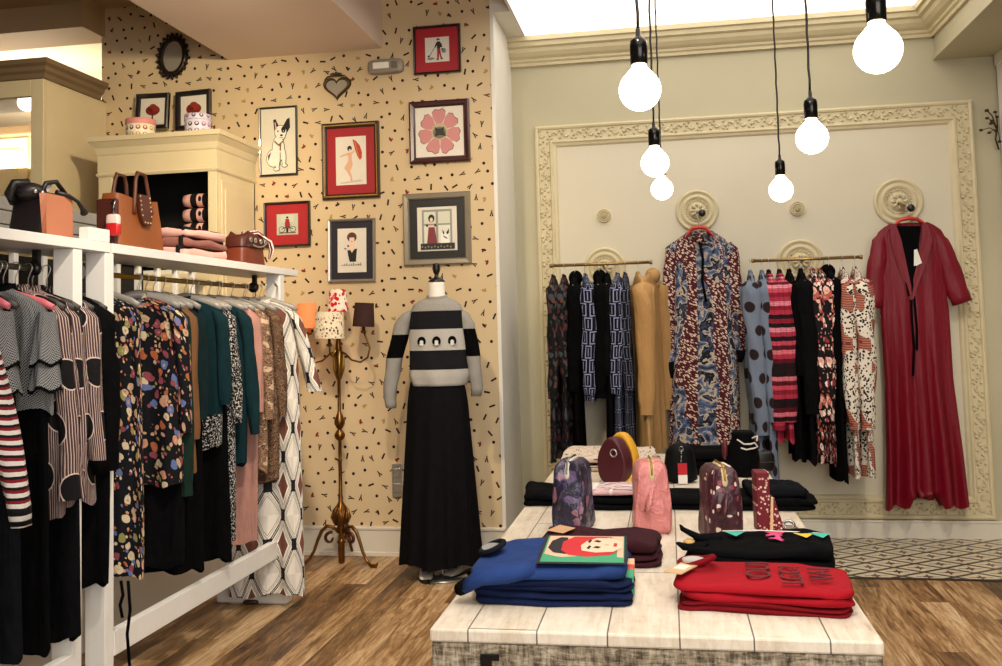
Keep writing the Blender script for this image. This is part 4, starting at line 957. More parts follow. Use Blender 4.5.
wr(772,0,zb,'plaid_shirt','shirt',RPL,442,'red and pink striped plaid shirt, left one of two',GR,sleeve=.95,sr=.052,flare=.03)
wr(783,0,zb,'plaid_shirt_dress','shirt',RPL,442,'red and pink striped plaid shirt dress, beside the black coat',GR,sleeve=.9,sr=.052)
wr(793,0,zb,'black_kimono_coat','coat',BLK,462,'black coat hanging beside the red plaid shirts',GR,sleeve=.6)
wr(805,0,zb,'black_tunic','dress',BLK2,464,'black tunic with long sleeves in the middle of the right rail',GR,sleeve=.85,sr=.055)
wr(817,0,zb,'floral_blouse','blouse',PFLO,462,'pink and black floral dress left of the black scarf dress',GR,sleeve=.9,sr=.045)
wr(825,0,zb,'floral_midi_dress','dress',PFLO,466,'pink and black floral midi dress touching the black scarf dress',GR,sleeve=.85,sr=.045)
wr(834,0,zb,'black_scarf_dress','dress',BLK,483,'black dress with rolled collar near the leopard prints',GR,extra=tie_neck(BLK),sleeve=.5)
wr(848,0,zb,'leopard_dress','dress',LEO,478,'leopard and pink patchwork dress, left one of the pair',GR,sleeve=.95,sr=.045)
wr(861,0,zb,'leopard_blouse_dress','dress',LEO,478,'leopard and pink patchwork dress at the right end of the rail',GR,sleeve=.95,sr=.05,flare=.03)

# ------------------------------------------------------------ two dresses hung flat on the wall
def hook(px,py,lab,c):
    b=atY(c[0],c[1],YB-.03); k=atY(px,py,6.72); t=thing('wall_hook',lab,'hook',(b.x,b.y-.01,b.z),group='brass hooks in the rosettes')
    d=Vector(k)-Vector((b.x,b.y-.01,b.z)); m=MB(); m.tube([(0,0,0),d*.5,d],.009,8); m.build('stem',BRASS,t)
    m=MB(); m.ell(d,(.026,.022,.026),14,10); m.build('knob',BLACKM,t); return k
k1=hook(702,213,'black knobbed hook above the patterned dress',(697,212)); k2=hook(911,208,'black knobbed brass hook above the long red dress',(898,203))
def flat_hanger(px,py,w,lab,kz):
    p=atY(px,py,6.74); t=thing('clothes_hanger',lab,'hanger',p,group='red hangers on the rosettes')
    m=MB(); m.tube([(-w,0,-.06),(-w*.7,0,-.02),(-.05,0,.005),(0,0,.012),(.05,0,.005),(w*.7,0,-.02),(w,0,-.06)],[.012,.018,.022,.024,.022,.018,.012],8,flat=.6); m.build('shoulder_bar',HRED,t)
    m=MB(); h=kz-p.z; m.tube([(0,0,.02),(0,0,h*.6),(-.02,0,h),(0,0,h+.03),(.02,0,h+.01)],.003,5); m.build('hook',STEEL,t)
flat_hanger(699,229,.095,'red hanger inside the neck of the patterned dress',k1.z); flat_hanger(909,220,.12,'red hanger inside the neck of the red dress',k2.z)
def flat_dress(name,label,mat_,levels,Y,sl,smat=None,extra=None,fold=.012,kf=9,seed=3,vneck=None,cuff=None,hemf=None):
    """levels: (py, px left, px right, half depth)"""
    rnd=random.Random(seed); L=[]; 
    for py,a,b,d in levels:
        A=atY(a,py,Y); B=atY(b,py,Y); L.append(((A.z+B.z)/2,(A.x+B.x)/2,(B.x-A.x)/2,d))
    o=(L[2][1],Y,L[0][0]); t=thing(name,label,'dress',o)
    D=[]
    for (z0,c0,w0,d0),(z1,c1,w1,d1) in zip(L,L[1:]):
        n=max(1,int(abs(z1-z0)/.06))
        for i in range(n): f=i/n; D.append((z0+(z1-z0)*f,c0+(c1-c0)*f,w0+(w1-w0)*f,d0+(d1-d0)*f))
    D.append(L[-1]); R=[]; zt,zb_=D[0][0],D[-1][0]; ph=rnd.uniform(0,6); N=72
    for i,(z,c,w,d) in enumerate(D):
        f=(zt-z)/(zt-zb_); A=fold*max(0,(f-.12))*1.6+.002; r=[]
        for j in range(N):
            a=2*PI*j/N; C,S_=math.cos(a),math.sin(a); x=w*math.copysign(abs(C)**.9,C); q=x/w
            y=d*math.copysign(abs(S_)**.75,S_)+A*math.sin(kf*q*PI*.5+ph+.8*math.sin(q*3))+A*.5*math.sin(kf*1.7*q+1-f*2)
            y=min(y,YB-.03-Y)
            zz=z
            if i<3 and vneck and S_<0: zz=z-vneck*max(0,1-abs(x)/.07)*(1-i*.3)
            if i==len(D)-1 and hemf: zz=z+hemf(q)
            r.append((x+c-o[0],y,zz-o[2]))
        R.append(r)
    m=MB(); m.mat(mat_); m.loft(R,False,False); m.build('body',None,t)
    for k,path in enumerate(sl):
        m=MB(); m.mat(smat or mat_); R=[]; P=[(atY(px,py,Y-.01),r) for px,py,r in path]; Q=[]
        for (p0,r0),(p1,r1) in zip(P,P[1:]):
            n=max(1,int((p1-p0).length/.04))
            for i in range(n): Q.append((p0.lerp(p1,i/n),r0+(r1-r0)*i/n))
        Q.append(P[-1])
        for i,(p,rr) in enumerate(Q):
            tt=(Q[min(i+1,len(Q)-1)][0]-Q[max(i-1,0)][0]).normalized(); b=Vector((0,-1,0)); a=tt.cross(b).normalized()
            R.append([p-Vector(o)+a*(rr*math.cos(q)*(1+.06*math.sin(i*1.7+3*q)))+b*(min(rr*.55,.04)*math.sin(q)*(1+.15*math.sin(i*1.1+2*q))) for q in [2*PI*j/20 for j in range(20)]])
        m.loft(R,False,True)
        m.build('sleeve',None,t)
        if cuff:
            m=MB(); m.mat(cuff); m.loft([[c_+(v-c_)*1.04 for v in r] for r in R[-3:] for c_ in [sum((Vector(x) for x in r),Vector())/len(r)]],True,True); m.build('cuff',None,t)
    if extra: extra(t,Vector(o),Y)
    return t
def dress1_extra(t,o,Y):
    m=MB(); m.mat(ABST); a=atY(699,238,Y-.04)-o
    m.tube([a+Vector((-.07,0,.02)),a+Vector((-.03,-.015,.03)),a+Vector((0,-.02,.02)),a+Vector((.04,-.015,.03)),a+Vector((.075,0,.02))],.018,8,flat=.6); m.ell(a+Vector((.0,-.02,-.01)),(.035,.02,.03),10,6); m.build('neck_bow',None,t)
    m=MB(); m.mat(BLK2); m.tube([a+Vector((.0,-.03,-.02)),a+Vector((.02,-.035,-.15)),a+Vector((.01,-.035,-.3)),a+Vector((.03,-.035,-.45))],.009,6,flat=.5); m.build('tie',None,t)
flat_dress('patterned_maxi_dress','long blue and burgundy patterned dress hanging flat on the wall under a rosette',ABST,
 [(231,688,712,.012),(235,682,718,.02),(240,675,725,.026),(249,671,731,.032),(290,672,735,.04),(330,671,737,.042),(400,669,740,.045),(455,669,741,.05)],6.8,
 [[(676,243,.02),(672,250,.045),(669,290,.05),(666,330,.055),(668,362,.05),(672,378,.03)],[(728,243,.02),(732,250,.045),(735,290,.05),(738,325,.055),(739,350,.05),(738,362,.03)]],extra=dress1_extra,fold=.016,kf=7,cuff=BLK2)
def red_extra(t,o,Y):
    P=lambda px,py,dy: atY(px,py,Y-dy)-o
    m=MB(); m.mat(BLK); m.poly([P(897,226,.052),P(921,226,.052),P(918,255,.06),P(912,296,.065),P(908,296,.065),P(900,258,.06)]); m.build('dark_lining',None,t)
    for side,pts in ((-1,[(893,224),(896,240),(901,260),(908,285),(911,300)]),(1,[(925,224),(927,240),(922,262),(915,285),(912,300)])):
        m=MB(); m.mat(RED); A=[]; 
        for i,(x,y) in enumerate(pts):
            w=[5,9,8,5,2][i]; A.append((x,y,w))
        R=[[P(x-w*.6,y,.05),P(x-w*.6,y,.062),P(x+w*.6,y,.066),P(x+w*.6,y,.054)] for x,y,w in A]
        m.loft(R,True,True,smooth=False); m.build('lapel',None,t)
    m=MB(); m.mat(BLK); m.tube([P(911,296,.06),P(912,320,.065),P(914,345,.07),P(913,376,.075)],.008,6,flat=.4); m.tube([P(914,296,.06),P(917,330,.065),P(917,350,.075)],.008,6,flat=.4); m.build('belt_tie',None,t)
    m=MB(); m.mat(plain('#e8e4dc',.5)); m.poly([P(914,250,.07),P(917,249,.07),P(922,263,.072),P(916,266,.072)]); m.poly([P(914,266,.0705),P(922,263,.0705),P(917,249,.0685),P(914,250,.0685)]); m.build('price_tag',None,t)
flat_dress('red_wrap_dress','long red wrap dress with lapels hanging on the wall at far right',RED,
 [(223,890,928,.012),(226,884,934,.02),(231,878,941,.028),(240,874,946,.036),(262,876,948,.045),(300,881,947,.046),(312,880,949,.05),(380,884,953,.055),(450,885,962,.062),(507,884,968,.07)],6.77,
 [[(884,232,.02),(880,242,.05),(878,262,.065),(875,285,.065),(874,308,.06)],[(934,232,.02),(941,242,.05),(948,262,.065),(955,285,.07),(962,303,.065)]],extra=red_extra,fold=.034,kf=8,seed=5,
 hemf=lambda q:(.10 if -.45<q<.35 else .02)*(1-abs(q))+.015*math.sin(q*14))

# ------------------------------------------------------------ mannequin with sweater and skirt
MY=5.7
def mannequin():
    b=atZ(437,575,0); mx=atY(437,300,MY).x
    t=thing('mannequin','headless white shop mannequin with black neck finial by the wallpapered wall','mannequin',(mx,MY,0))
    Z=lambda py: atY(437,py,MY).z
    m=MB(); m.mat(plain('#e9e4da',.4))
    R=[]
    for z,hw,hd in ((.95,.13,.09),(1.05,.11,.085),(1.2,.105,.08),(1.4,.14,.09),(1.5,.15,.08),(1.585,.13,.06),(1.64,.07,.05),(1.68,.052,.047),(1.78,.05,.047),(Z(282),.048,.046)):
        R.append([(hw*math.cos(a),hd*math.sin(a),z) for a in [2*PI*j/28 for j in range(28)]])
    m.loft(R,True,True); m.build('torso',None,t)
    m=MB(); z=Z(282); m.lathe([(.05,z),(.052,z+.006),(.035,z+.02),(.015,z+.03),(.012,z+.045),(.02,z+.06),(.026,z+.085),(.022,z+.1),(.025,z+.108),(.018,z+.115),(.002,z+.117)],24); m.build('neck_finial',BLACKM,t)
    m=MB(); m.lathe([(.15,0),(.15,.008),(.02,.014),(.014,.03),(.014,.96)],24); m.build('stand',STEEL,t)
    return mx,Z
mx,Zm=mannequin()
def m_sweater():
    nt=NT('grey_melange_bands'); x,y,z=coords(nt); n=noise(nt,comb(nt,x,y,z),160,2)
    z0=Zm(381)
    a=((z+ (0)).gt(Zm(329)-z0))*(z.lt(Zm(311)-z0)); b=(z.gt(Zm(369)-z0))*(z.lt(Zm(350)-z0))
    g=mix(nt,n,'#77746f','#a6a39d'); w=mix(nt,n,'#a8a59f','#c6c3bc')
    mid=(z.gt(Zm(350)-z0))*(z.lt(Zm(329)-z0))
    low=z.lt(Zm(369)-z0)
    col=mix(nt,(mid+low)*.6,g,w); blk=mix(nt,n,'#0b0b0d','#1f1f23'); col=mix(nt,a+b,col,blk)
    bump(nt,n,.3,.003); return fin(nt,col,.95,0,0,.15)
def sweater():
    z0=Zm(381); t=thing('sweater','grey sweater with two dark bands and three small head motifs on the mannequin','sweater',(mx,MY,z0))
    SM=m_sweater(); Z=lambda py: Zm(py)-z0; s_=lambda px: atY(px,340,MY).x-mx
    m=MB(); m.mat(SM); R=[]
    prof=[(Zm(297)-z0,.062,.055,0),(Z(299),.085,.062,0),(Z(301),.12,.068,0),(Z(305),.15,.078,-.002),(Z(313),.168,.09,-.004),(Z(330),.17,.105,-.004),(Z(350),.178,.11,-.002),(Z(366),.186,.115,0),(Z(374),.192,.12,0),(Z(379),.184,.114,0),(Z(382),.178,.11,0),(Z(385),.176,.108,0),(Z(385.5),.165,.1,0),(Z(382),.15,.09,0)]
    for i,(z,hw,hd,dx) in enumerate(prof):
        r=[]
        for j in range(48):
            a=2*PI*j/48; A=.006*max(0,min(1,(Z(305)-z)/.2)); r.append((dx+(hw+A*math.sin(5*a+z*9))*math.cos(a),(hd+A*math.sin(7*a+z*13))*math.sin(a),z+(-.014*max(0,-math.sin(a)) if i<2 else 0)))
        R.append(r)
    m.loft(R); m.build('body',None,t)
    m=MB(); m.mat(GREYJ); m.loft([[(x*k,y*k,z+d-.014*0) for x,y,z in R[0]] for k,d in((1.04,-.008),(1.05,.006),(.98,.014),(.92,.008))]); m.build('neck_rib',None,t)
    for s,path in ((-1,[(418,307,.03),(409,312,.046),(403,324,.054),(399,340,.056),(395,358,.054),(391,382,.048),(390,398,.04),(391,408,.034)]),(1,[(455,306,.03),(462,311,.044),(467,323,.05),(470,340,.05),(473,356,.048),(475,375,.044),(477,388,.038),(476,396,.034)])):
        P=[(atY(px,py,MY+ (0.0 if s<0 else .02))-Vector((mx,MY,z0)),r) for px,py,r in path]; R=[]; Q=[]
        for (p0,r0),(p1,r1) in zip(P,P[1:]):
            n=max(1,int((p1-p0).length/.03))
            for i in range(n): Q.append((p0.lerp(p1,i/n),r0+(r1-r0)*i/n))
        Q.append(P[-1])
        for i,(p,rr) in enumerate(Q):
            R.append([(p.x+rr*(1+.06*math.sin(3*a+i))*math.cos(a)*.95,p.y+rr*(1+.06*math.sin(2*a+i*1.4))*math.sin(a),p.z+.35*rr*math.cos(a)*s*(-1)*(i<3)) for a in [2*PI*j/20 for j in range(20)]])
        k0=min(range(len(R)),key=lambda i:abs(Q[i][0].z-Z(332))); k1=min(range(len(R)),key=lambda i:abs(Q[i][0].z-Z(355)))
        m=MB(); m.mat(GREYJ); m.loft(R[:k0+1]); m.mat(BLK); m.loft(R[k0:k1+1]); m.mat(GREYJ); m.loft(R[k1:],cap1=True); m.build('sleeve',None,t)
    # little bobbed heads
    for k,dx in enumerate((-.075,.02,.112)):
        m=MB(); cz=Z(341); X=dx; yf=-math.sqrt(max(0,1-(X/.18)**2))*.112-.0055
        m.mat(plain('#d9d4ca',.9)); m.poly([(X+.017*math.cos(a),yf-.0015,cz-.006+.02*math.sin(a)) for a in [2*PI*j/14 for j in range(14)]])
        m.mat(BLK2); m.loft([[(X+.026*math.cos(a),yf-q,cz+.03*math.sin(a)) for a in [ -.7+j*(PI+1.4)/14 for j in range(15)]]+[(X+.012*math.cos(a),yf-q,cz-.004+.012*math.sin(a)) for a in [PI+.7-j*(PI+1.4)/14 for j in range(15)]] for q in (-.002,.004)],True,True,False)
        m.build('head_motif',None,t)
sweater()
def skirt():
    zt=Zm(378); t=thing('long_skirt','long flared black velvet skirt on the mannequin','skirt',(mx,MY,0))
    m=MB(); m.mat(fabric('#060508',.85,.2,spec=.1)); R=[]
    for i in range(15):
        f=i/14; z=zt+(.10-zt)*f; L_=atY(409-10*f,400,MY).x-mx; R_=atY(466+11*f,400,MY).x-mx; c=(L_+R_)/2; hw=(R_-L_)/2*(.9+.1*min(1,f*10)); hd=.085+.02*min(1,f*10)+.12*f; r=[]
        for j in range(72):
            a=2*PI*j/72; A=.014*f; r.append((c+(hw+A*math.sin(9*a+1))*math.cos(a),(hd+A*1.6*math.sin(11*a+f))*math.sin(a),z+(.012*math.sin(5*a) if i==14 else 0)))
        R.append(r)
    m.loft(R,False,False); m.build('skirt_body',None,t)
    m=MB(); m.mat(BLK2); m.loft([[(x*.98,y*.98,z+d) for x,y,z in R[0]] for d in (-.02,.02)],False,True); m.build('waistband',None,t)
skirt()
def shoe(x,y,rz,lab,g):
    t=thing('sneaker',lab,'shoe',(x,y,0),rz,group=g)
    m=MB(); m.mat(plain('#e4e0d8',.5)); R=[]
    for yy,w,h in ((-.13,.02,.03),(-.12,.034,.04),(-.08,.043,.05),(-.03,.042,.065),(.02,.038,.085),(.07,.038,.1),(.11,.036,.1),(.13,.022,.08)):
        R.append([(w*math.cos(a),yy,.022+(h-.022)*max(0,math.sin(a)) if math.sin(a)>0 else .022) for a in [2*PI*j/16 for j in range(16)]])
    m.loft(R,True,True); m.build('upper',None,t)
    m=MB(); m.mat(plain('#17161a',.6)); m.loft([[(w*1.06*math.cos(a),yy+.005*math.sin(a)*0+( .145*math.sin(a)),z) for a in [2*PI*j/24 for j in range(24)]] for z,w,yy in ((0,.045,0),(.022,.046,0),(.024,.04,0))],True,True); m.build('sole',None,t)
    m=MB(); m.mat(plain('#17161a',.6)); 
    for k in range(4): m.b2((-.028,-.07+.028*k,.056+.011*k),(.028,-.06+.028*k,.066+.012*k))
    m.build('laces',None,t)
a=atZ(427,577,0); shoe(a.x,a.y-.02,.25,'white sneaker with black sole poking out under the skirt, left one','pair of sneakers under the long skirt')
a=atZ(457,572,0); shoe(a.x+.02,a.y-.06,-.3,'white sneaker with black sole poking out under the skirt, right one','pair of sneakers under the long skirt')

# ------------------------------------------------------------ folded clothes and bags on the table
def folded(name,cat,c,d,rz,label,group,mat_,seed=0,lips=2,extra=None,sag=.0,neck=None):
    """one folded garment: soft slab with rolled fold edges; origin at its underside"""
    t=thing(name,label,cat,c,rz,group=group); rnd=random.Random(seed); w,dp,h=d; ph=[rnd.uniform(0,6) for _ in range(6)]
    lay=h/lips
    for k in range(lips):
        m=MB(); m.mat(mat_); R=[]; N=56; ww=w*(1-.025*((k+seed)%2)); dd=dp*(1-.03*((k+seed)%3)); z0=k*lay
        for (s_,zz) in ((.86,.0),(.97,.08),(1.,.3),(1.005,.5),(1.,.72),(.975,.9),(.9,.985),(.7,1.03),(.4,1.04),(.1,1.04),(.004,1.04)):
            r=[]
            for j in range(N):
                a=2*PI*j/N; C,S_=math.cos(a),math.sin(a); e=.22 if s_>.5 else .4
                x=ww/2*s_*math.copysign(abs(C)**e,C); y=dd/2*s_*math.copysign(abs(S_)**e,S_)
                x+=.006*math.sin(5*y/dp*3+ph[0]+k)*s_; y+=.007*math.sin(4*x/w*3+ph[1]+k)*s_
                wz=(.005*math.sin(9*x/w+ph[2])+.005*math.sin(11*y/dp+ph[3]+4*x/w)+.0035*math.sin(23*x/w+9*y/dp+ph[4])+sag*(x/w))*(k+1)/lips if zz>.25 else 0
                r.append((x,y,z0+zz*lay*.995+max(-lay*.2,wz)))
            R.append(r)
        m.loft(R,True,True,uvs=None); m.build('fold' if k<lips-1 else 'top_fold',None,t)
    if extra: extra(t,w,dp,h)
    return t
BLUE=fabric('#223a70',.92,.12); BLUED=fabric('#0e1a3c',.92,.15); MARO=fabric('#35141c',.92,.15); REDT=fabric('#9a0d1c',.85,.08); REDD=fabric('#6e0812',.9,.1); TBLK=fabric('#08080a',.95,.2,spec=.05)
def flatmat(h): return plain(h,.85,var=.05)
def portrait(t,w,dp,h):
    # rectangular print of a woman's head with red hair, lying flat over the right half of the sweatshirt
    z=h+.012
    def L(pts,c,dz):
        m.mat(flatmat(c)); m.poly([(x,y,z+dz+.006*math.sin(9*x/w+2)*.3) for x,y in pts])
    x0,x1,y0,y1=-.03,w/2-.004,-dp*.47,dp*.46; X=lambda u:x0+(x1-x0)*u; Y=lambda v:y0+(y1-y0)*v
    m=MB(); Q=lambda pts:[(X(a),Y(b)) for a,b in pts]
    L(Q([(0,0),(1,0),(1,1),(0,1)]),'#15161f',0); L(Q([(.04,.05),(.97,.05),(.97,.96),(.04,.96)]),'#3f9a70',.0008)
    L(Q([(.06,.3),(.2,.22),(.5,.2),(.8,.26),(.96,.2),(.96,.95),(.06,.95)]),'#e0b496',.0016)
    L(Q([(.08,.5),(.16,.34),(.3,.3),(.42,.42),(.3,.6),(.36,.88),(.2,.9),(.1,.75)]),'#15131a',.0024)
    L(Q([(.24,.42),(.34,.27),(.55,.22),(.8,.28),(.9,.4),(.7,.45),(.9,.8),(.8,.93),(.55,.96),(.36,.92),(.24,.72)]),'#c2222a',.0032)
    L(Q([(.48,.42),(.64,.36),(.84,.38),(.94,.5),(.94,.74),(.84,.86),(.64,.88),(.52,.76),(.46,.6)]),'#ecc8ac',.004)
    for q in ([(.6,.52),(.67,.49),(.7,.55),(.64,.58)],[(.6,.74),(.67,.7),(.7,.76),(.64,.8)]): L(Q(q),'#1c1418',.0048)
    L(Q([(.53,.5),(.56,.46),(.585,.56),(.56,.6)]),'#1c1418',.0048); L(Q([(.53,.72),(.56,.68),(.585,.78),(.56,.82)]),'#1c1418',.0048)
    L(Q([(.84,.56),(.88,.54),(.89,.66),(.85,.68)]),'#b8242c',.0048); L(Q([(.74,.6),(.79,.6),(.79,.64),(.74,.64)]),'#d09a80',.0048)
    m.build('printed_patch',None,t)['label']='printed portrait patch of a red-haired woman'
def neckring(t,w,dp,h,dark='#11111a',lining='#8d8c8a'):
    m=MB(); m.mat(fabric(dark,.95)); x=-w/2+.05
    m.tube([(x+.035*math.cos(a),.02+.06*math.sin(a),h+.012+.012*math.cos(a)) for a in [PI*2*i/20 for i in range(21)]],.009,7,cap=False); m.build('neck_rib',None,t)
    m=MB(); m.mat(flatmat(lining)); m.poly([(x+.033*math.cos(a),.02+.057*math.sin(a),h+.0135) for a in [PI*2*i/16 for i in range(16)]]); m.build('lining',None,t)
def sleevefold(mt):
    def f(t,w,dp,h):
        m=MB(); m.mat(mt)
        m.tube([(-w*.1,-dp*.40,h*.75),(-w*.25,-dp*.47,h*.55),(-w*.40,-dp*.48,h*.35),(-w*.5,-dp*.44,-h*.6)],[.045,.05,.045,.035],12,flat=.55); m.build('sleeve',None,t)
        m=MB(); m.mat(BLK); m.tube([(-w*.49,-dp*.44,-h*.5),(-w*.545,-dp*.42,-h*.95)],[.037,.033],12,flat=.6); m.build('cuff',None,t)
    return f
def top_print(t,w,dp,h): portrait(t,w,dp,h); neckring(t,w,dp,h); sleevefold(BLUE)(t,w,dp,h)
def sidepatch(t,w,dp,h):
    m=MB(); 
    for k,(c,a,b) in enumerate((('#3f9a70',0.,.35),('#c8503c',.35,.6),('#e0b496',.6,.9))):
        m.mat(flatmat(c)); m.b2((w/2-.02,-dp*.3+dp*.6*a,h*.35),(w/2+.004,-dp*.3+dp*.6*b,h*.97))
    m.build('printed_patch_edge',None,t,bevel=.003)
GA='blue sweatshirts stacked at the front left of the table'
bx,by=-.365,2.94; z=TZ
folded('folded_sweatshirt','sweatshirt',(bx,by,z),(.47,.41,.034),.03,'dark blue folded sweatshirt at the bottom of the blue stack',GA,BLUED,1,2,sidepatch); z+=.037
folded('folded_sweatshirt','sweatshirt',(bx+.005,by+.005,z),(.46,.4,.032),.02,'blue folded sweatshirt in the middle of the blue stack',GA,BLUED,2,2,sidepatch); z+=.035
folded('folded_sweatshirt','sweatshirt',(bx-.012,by,z),(.47,.40,.034),.04,'blue folded sweatshirt with red-haired portrait print, top of its stack',GA,BLUE,3,1,top_print,sag=.02)
def maroon_neck(t,w,dp,h):
    m=MB(); m.mat(flatmat('#c49a72')); m.poly([(-w*.46,.0,h+.012),(-w*.3,-.05,h+.014),(-w*.22,.04,h+.014),(-w*.38,.1,h+.012)]); m.build('neck_lining',None,t)
folded('folded_maroon_sweatshirt','sweatshirt',(-.26,3.34,TZ),(.42,.30,.04),0,'lower dark maroon folded sweatshirt behind the blue stack','maroon sweatshirts behind the blue stack',MARO,4,2)
folded('folded_maroon_sweatshirt','sweatshirt',(-.255,3.34,TZ+.043),(.41,.29,.032),-.03,'upper dark maroon folded sweatshirt behind the blue stack','maroon sweatshirts behind the blue stack',MARO,5,1,maroon_neck)
# red tees
def letters(t,w,dp,h):
    for k,(tx,x,s_,dy) in enumerate((('OUI',-.0,.1,-.11),('LGG?',.085,.085,-.16),('VAI',.165,.09,-.11))):
        cu=bpy.data.curves.new('letters','FONT'); cu.body=tx; cu.size=s_; cu.extrude=.0012; ob=bpy.data.objects.new('tmp',cu); COL.objects.link(ob)
        bpy.context.view_layer.update(); dg=bpy.context.evaluated_depsgraph_get(); me=bpy.data.meshes.new_from_object(ob.evaluated_get(dg)); bpy.data.objects.remove(ob)
        me.materials.clear(); me.materials.append(flatmat('#5c0c14')); o=bpy.data.objects.new('lettering',me); COL.objects.link(o); o.parent=t
        o.location=(x+.03,dy+.02,h+.012); o.rotation_euler=(0,0,PI/2+.05)
def redneck(t,w,dp,h):
    letters(t,w,dp,h)
    m=MB(); m.mat(fabric('#7c0c18',.9)); x=-w/2+.055
    m.tube([(x+.05*math.cos(a),.06+.055*math.sin(a),h+.01+.02*max(0,math.sin(a+2))) for a in [PI*2*i/20 for i in range(21)]],.009,7,cap=False); m.build('neck_rib',None,t)
    m=MB(); m.mat(flatmat('#c8c4c0')); m.ell((x-.01,.075,h+.012),(.04,.028,.012),14,6); m.build('neck_tissue',None,t)
    m=MB(); m.mat(flatmat('#c9a67c')); m.box((x-.035,-.035,h+.016),(.055,.13,.003),.35*-1); m.mat(flatmat('#e6ddcc')); m.box((x-.035,-.035,h+.0185),(.035,.05,.002),-.35); m.build('swing_tag',None,t)
GB='red tops stacked at the front right of the table'; rx,ry=.245,2.865; z=TZ; RZR=-.09
folded('folded_red_top','t-shirt',(rx,ry,z),(.465,.30,.022),RZR,'red folded top at the bottom of the red stack',GB,REDD,6,2); z+=.025
folded('folded_red_top','t-shirt',(rx+.005,ry,z),(.475,.30,.02),RZR,'red folded top in the middle of the red stack',GB,REDT,7,1); z+=.024
folded('folded_red_top','t-shirt',(rx-.006,ry,z),(.48,.31,.024),RZR-.01,'red folded top with dark lettering and paper tag, top of its stack',GB,REDT,8,1,redneck)
def bunting(t,w,dp,h):
    m=MB(); zz=h+.012
    for k,(c,x) in enumerate((('#3fae9c',-.08),('#e8b73a',.14),('#3fae9c',.19),('#c8405a',.05))):
        m.mat(flatmat(c)); m.poly([(x-.035,.07,zz+.001*k),(x+.035,.075,zz+.001*k),(x+.005,.0,zz+.001*k)])
    m.mat(flatmat('#d24a80'))
    for a,b in (((.02,.02),(.07,.03)),((.03,-.02),(.07,-.045)),((.05,.03),(.06,-.03))): m.tube([(a[0],a[1],zz),((a[0]+b[0])/2,(a[1]+b[1])/2,zz+.004),(b[0],b[1],zz)],.009,6,flat=.3)
    m.mat(flatmat('#e8e0d8')); m.tube([(-.12,.075,zz),(0,.085,zz+.003),(.12,.08,zz+.002),(.22,.075,zz)],.004,5,flat=.4)
    m.build('bunting_print',None,t)['label']='teal, pink and yellow bunting print'
def blackneck(t,w,dp,h):
    bunting(t,w,dp,h)
    m=MB(); m.mat(TBLK); x=-w/2
    m.tube([(x+.10,.02,h+.0),(x+.03,.0,h+.005),(x-.02,.02,h+.025),(x-.03,.06,h+.03)],[.03,.025,.016,.006],8,flat=.5); m.tube([(x+.06,-.08,h*.6),(x-.01,-.06,h*.5),(x-.035,-.02,h*.6)],[.03,.022,.01],8,flat=.5); m.build('collar',None,t)
    m=MB(); m.mat(flatmat('#c9a15c')); m.ell((x+.0,-.01,h*.75),(.02,.03,.008),10,5); m.build('neck_label',None,t)
GC='black sweatshirts stacked behind the red tops'; z=TZ
for k in range(3):
    folded('folded_black_sweatshirt','sweatshirt',(.262+.004*k,3.215,z),(.47-.01*k,.30,.028),-.07,['black folded sweatshirt at the bottom of the stack behind the red tops','black folded sweatshirt in the middle of the stack behind the red tops','black folded sweatshirt with bunting print, top of the stack behind the red tops'][k],GC,TBLK,9+k,1,blackneck if k==2 else None,sag=.02*(k==2)); z+=.031
# pouches
def wrinkle(m,k=.8,sc_=15):
    nt=NT.__new__(NT); nt.m=m; nt.t=m.node_tree; nt.b=nt.t.nodes['Principled BSDF']; x,y,z=coords(nt); v=comb(nt,x,y,z*.7)
    d,_c3=voro(nt,v,sc_); bump(nt,d+noise(nt,v,sc_*1.6,3,.6,1.)*.7,k,.03); return m
def pouch(name,cat,px,py0,py1,wpx,depth,rz,mt,label,zipc=GOLD,taper=.84,side=None,pull=True,e=.35):
    p=atZ(px,py1,TZ); H=(py1-py0)/F_PX*p.y*.985; W=wpx/F_PX*p.y*.97
    t=thing(name,label,cat,(p.x,p.y+.045,TZ),rz)
    m=MB(); m.mat(mt); R=[]; N=40
    for i in range(17):
        f=i/16; k=math.sin(min(1,f*6+.7)*PI/2)*(1-(1-taper)*f**1.5); top=1. if f<.84 else math.sqrt(max(0,1-((f-.84)/.165)**2))
        r=[]
        for j in range(N):
            a=2*PI*j/N; C,S_=math.cos(a),math.sin(a)
            r.append((W/2*k*(.55+.45*top)*math.copysign(abs(C)**e,C)*(1+.035*math.sin(3*a+f*6)+.02*math.sin(9*f+5*a)),depth/2*k*(.7+.3*top)*math.copysign(abs(S_)**e,S_)*(1+.05*math.sin(5*a+f*7)+.03*math.sin(11*a-f*9)),H*f))
        R.append(r)
    m.loft(R,True,True); m.build('body',None,t)
    zp=[(0,-depth/2*.8,H*.68),(0,-depth/2*.86,H*.82),(0,-depth/2*.7,H*.95),(0,-depth/4,H*1.0),(0,depth/4,H*1.0),(0,depth/2*.7,H*.93)]
    m=MB(); m.mat(plain('#d8c090',.4) if zipc is GOLD else plain('#cfc8b8',.4)); m.tube(zp,.011,8,flat=.6); b=m.build('zip',None,t)
    m=MB(); m.mat(zipc); m.tube([(x,y-.004 if i<3 else y,z+.009) for i,(x,y,z) in enumerate(zp)],.004,6); m.build('zip_teeth',None,b)
    if pull:
        m=MB(); m.mat(side or mt); yy=-depth/2*.98
        m.tube([(0,yy-.012,H*.68),(-.012,yy-.022,H*.55),(-.02,yy-.026,H*.43),(-.03,yy-.028,H*.34)],[.006,.014,.016,.012],8,flat=.4); m.build('zip_pull',None,t)
    return t,W,H
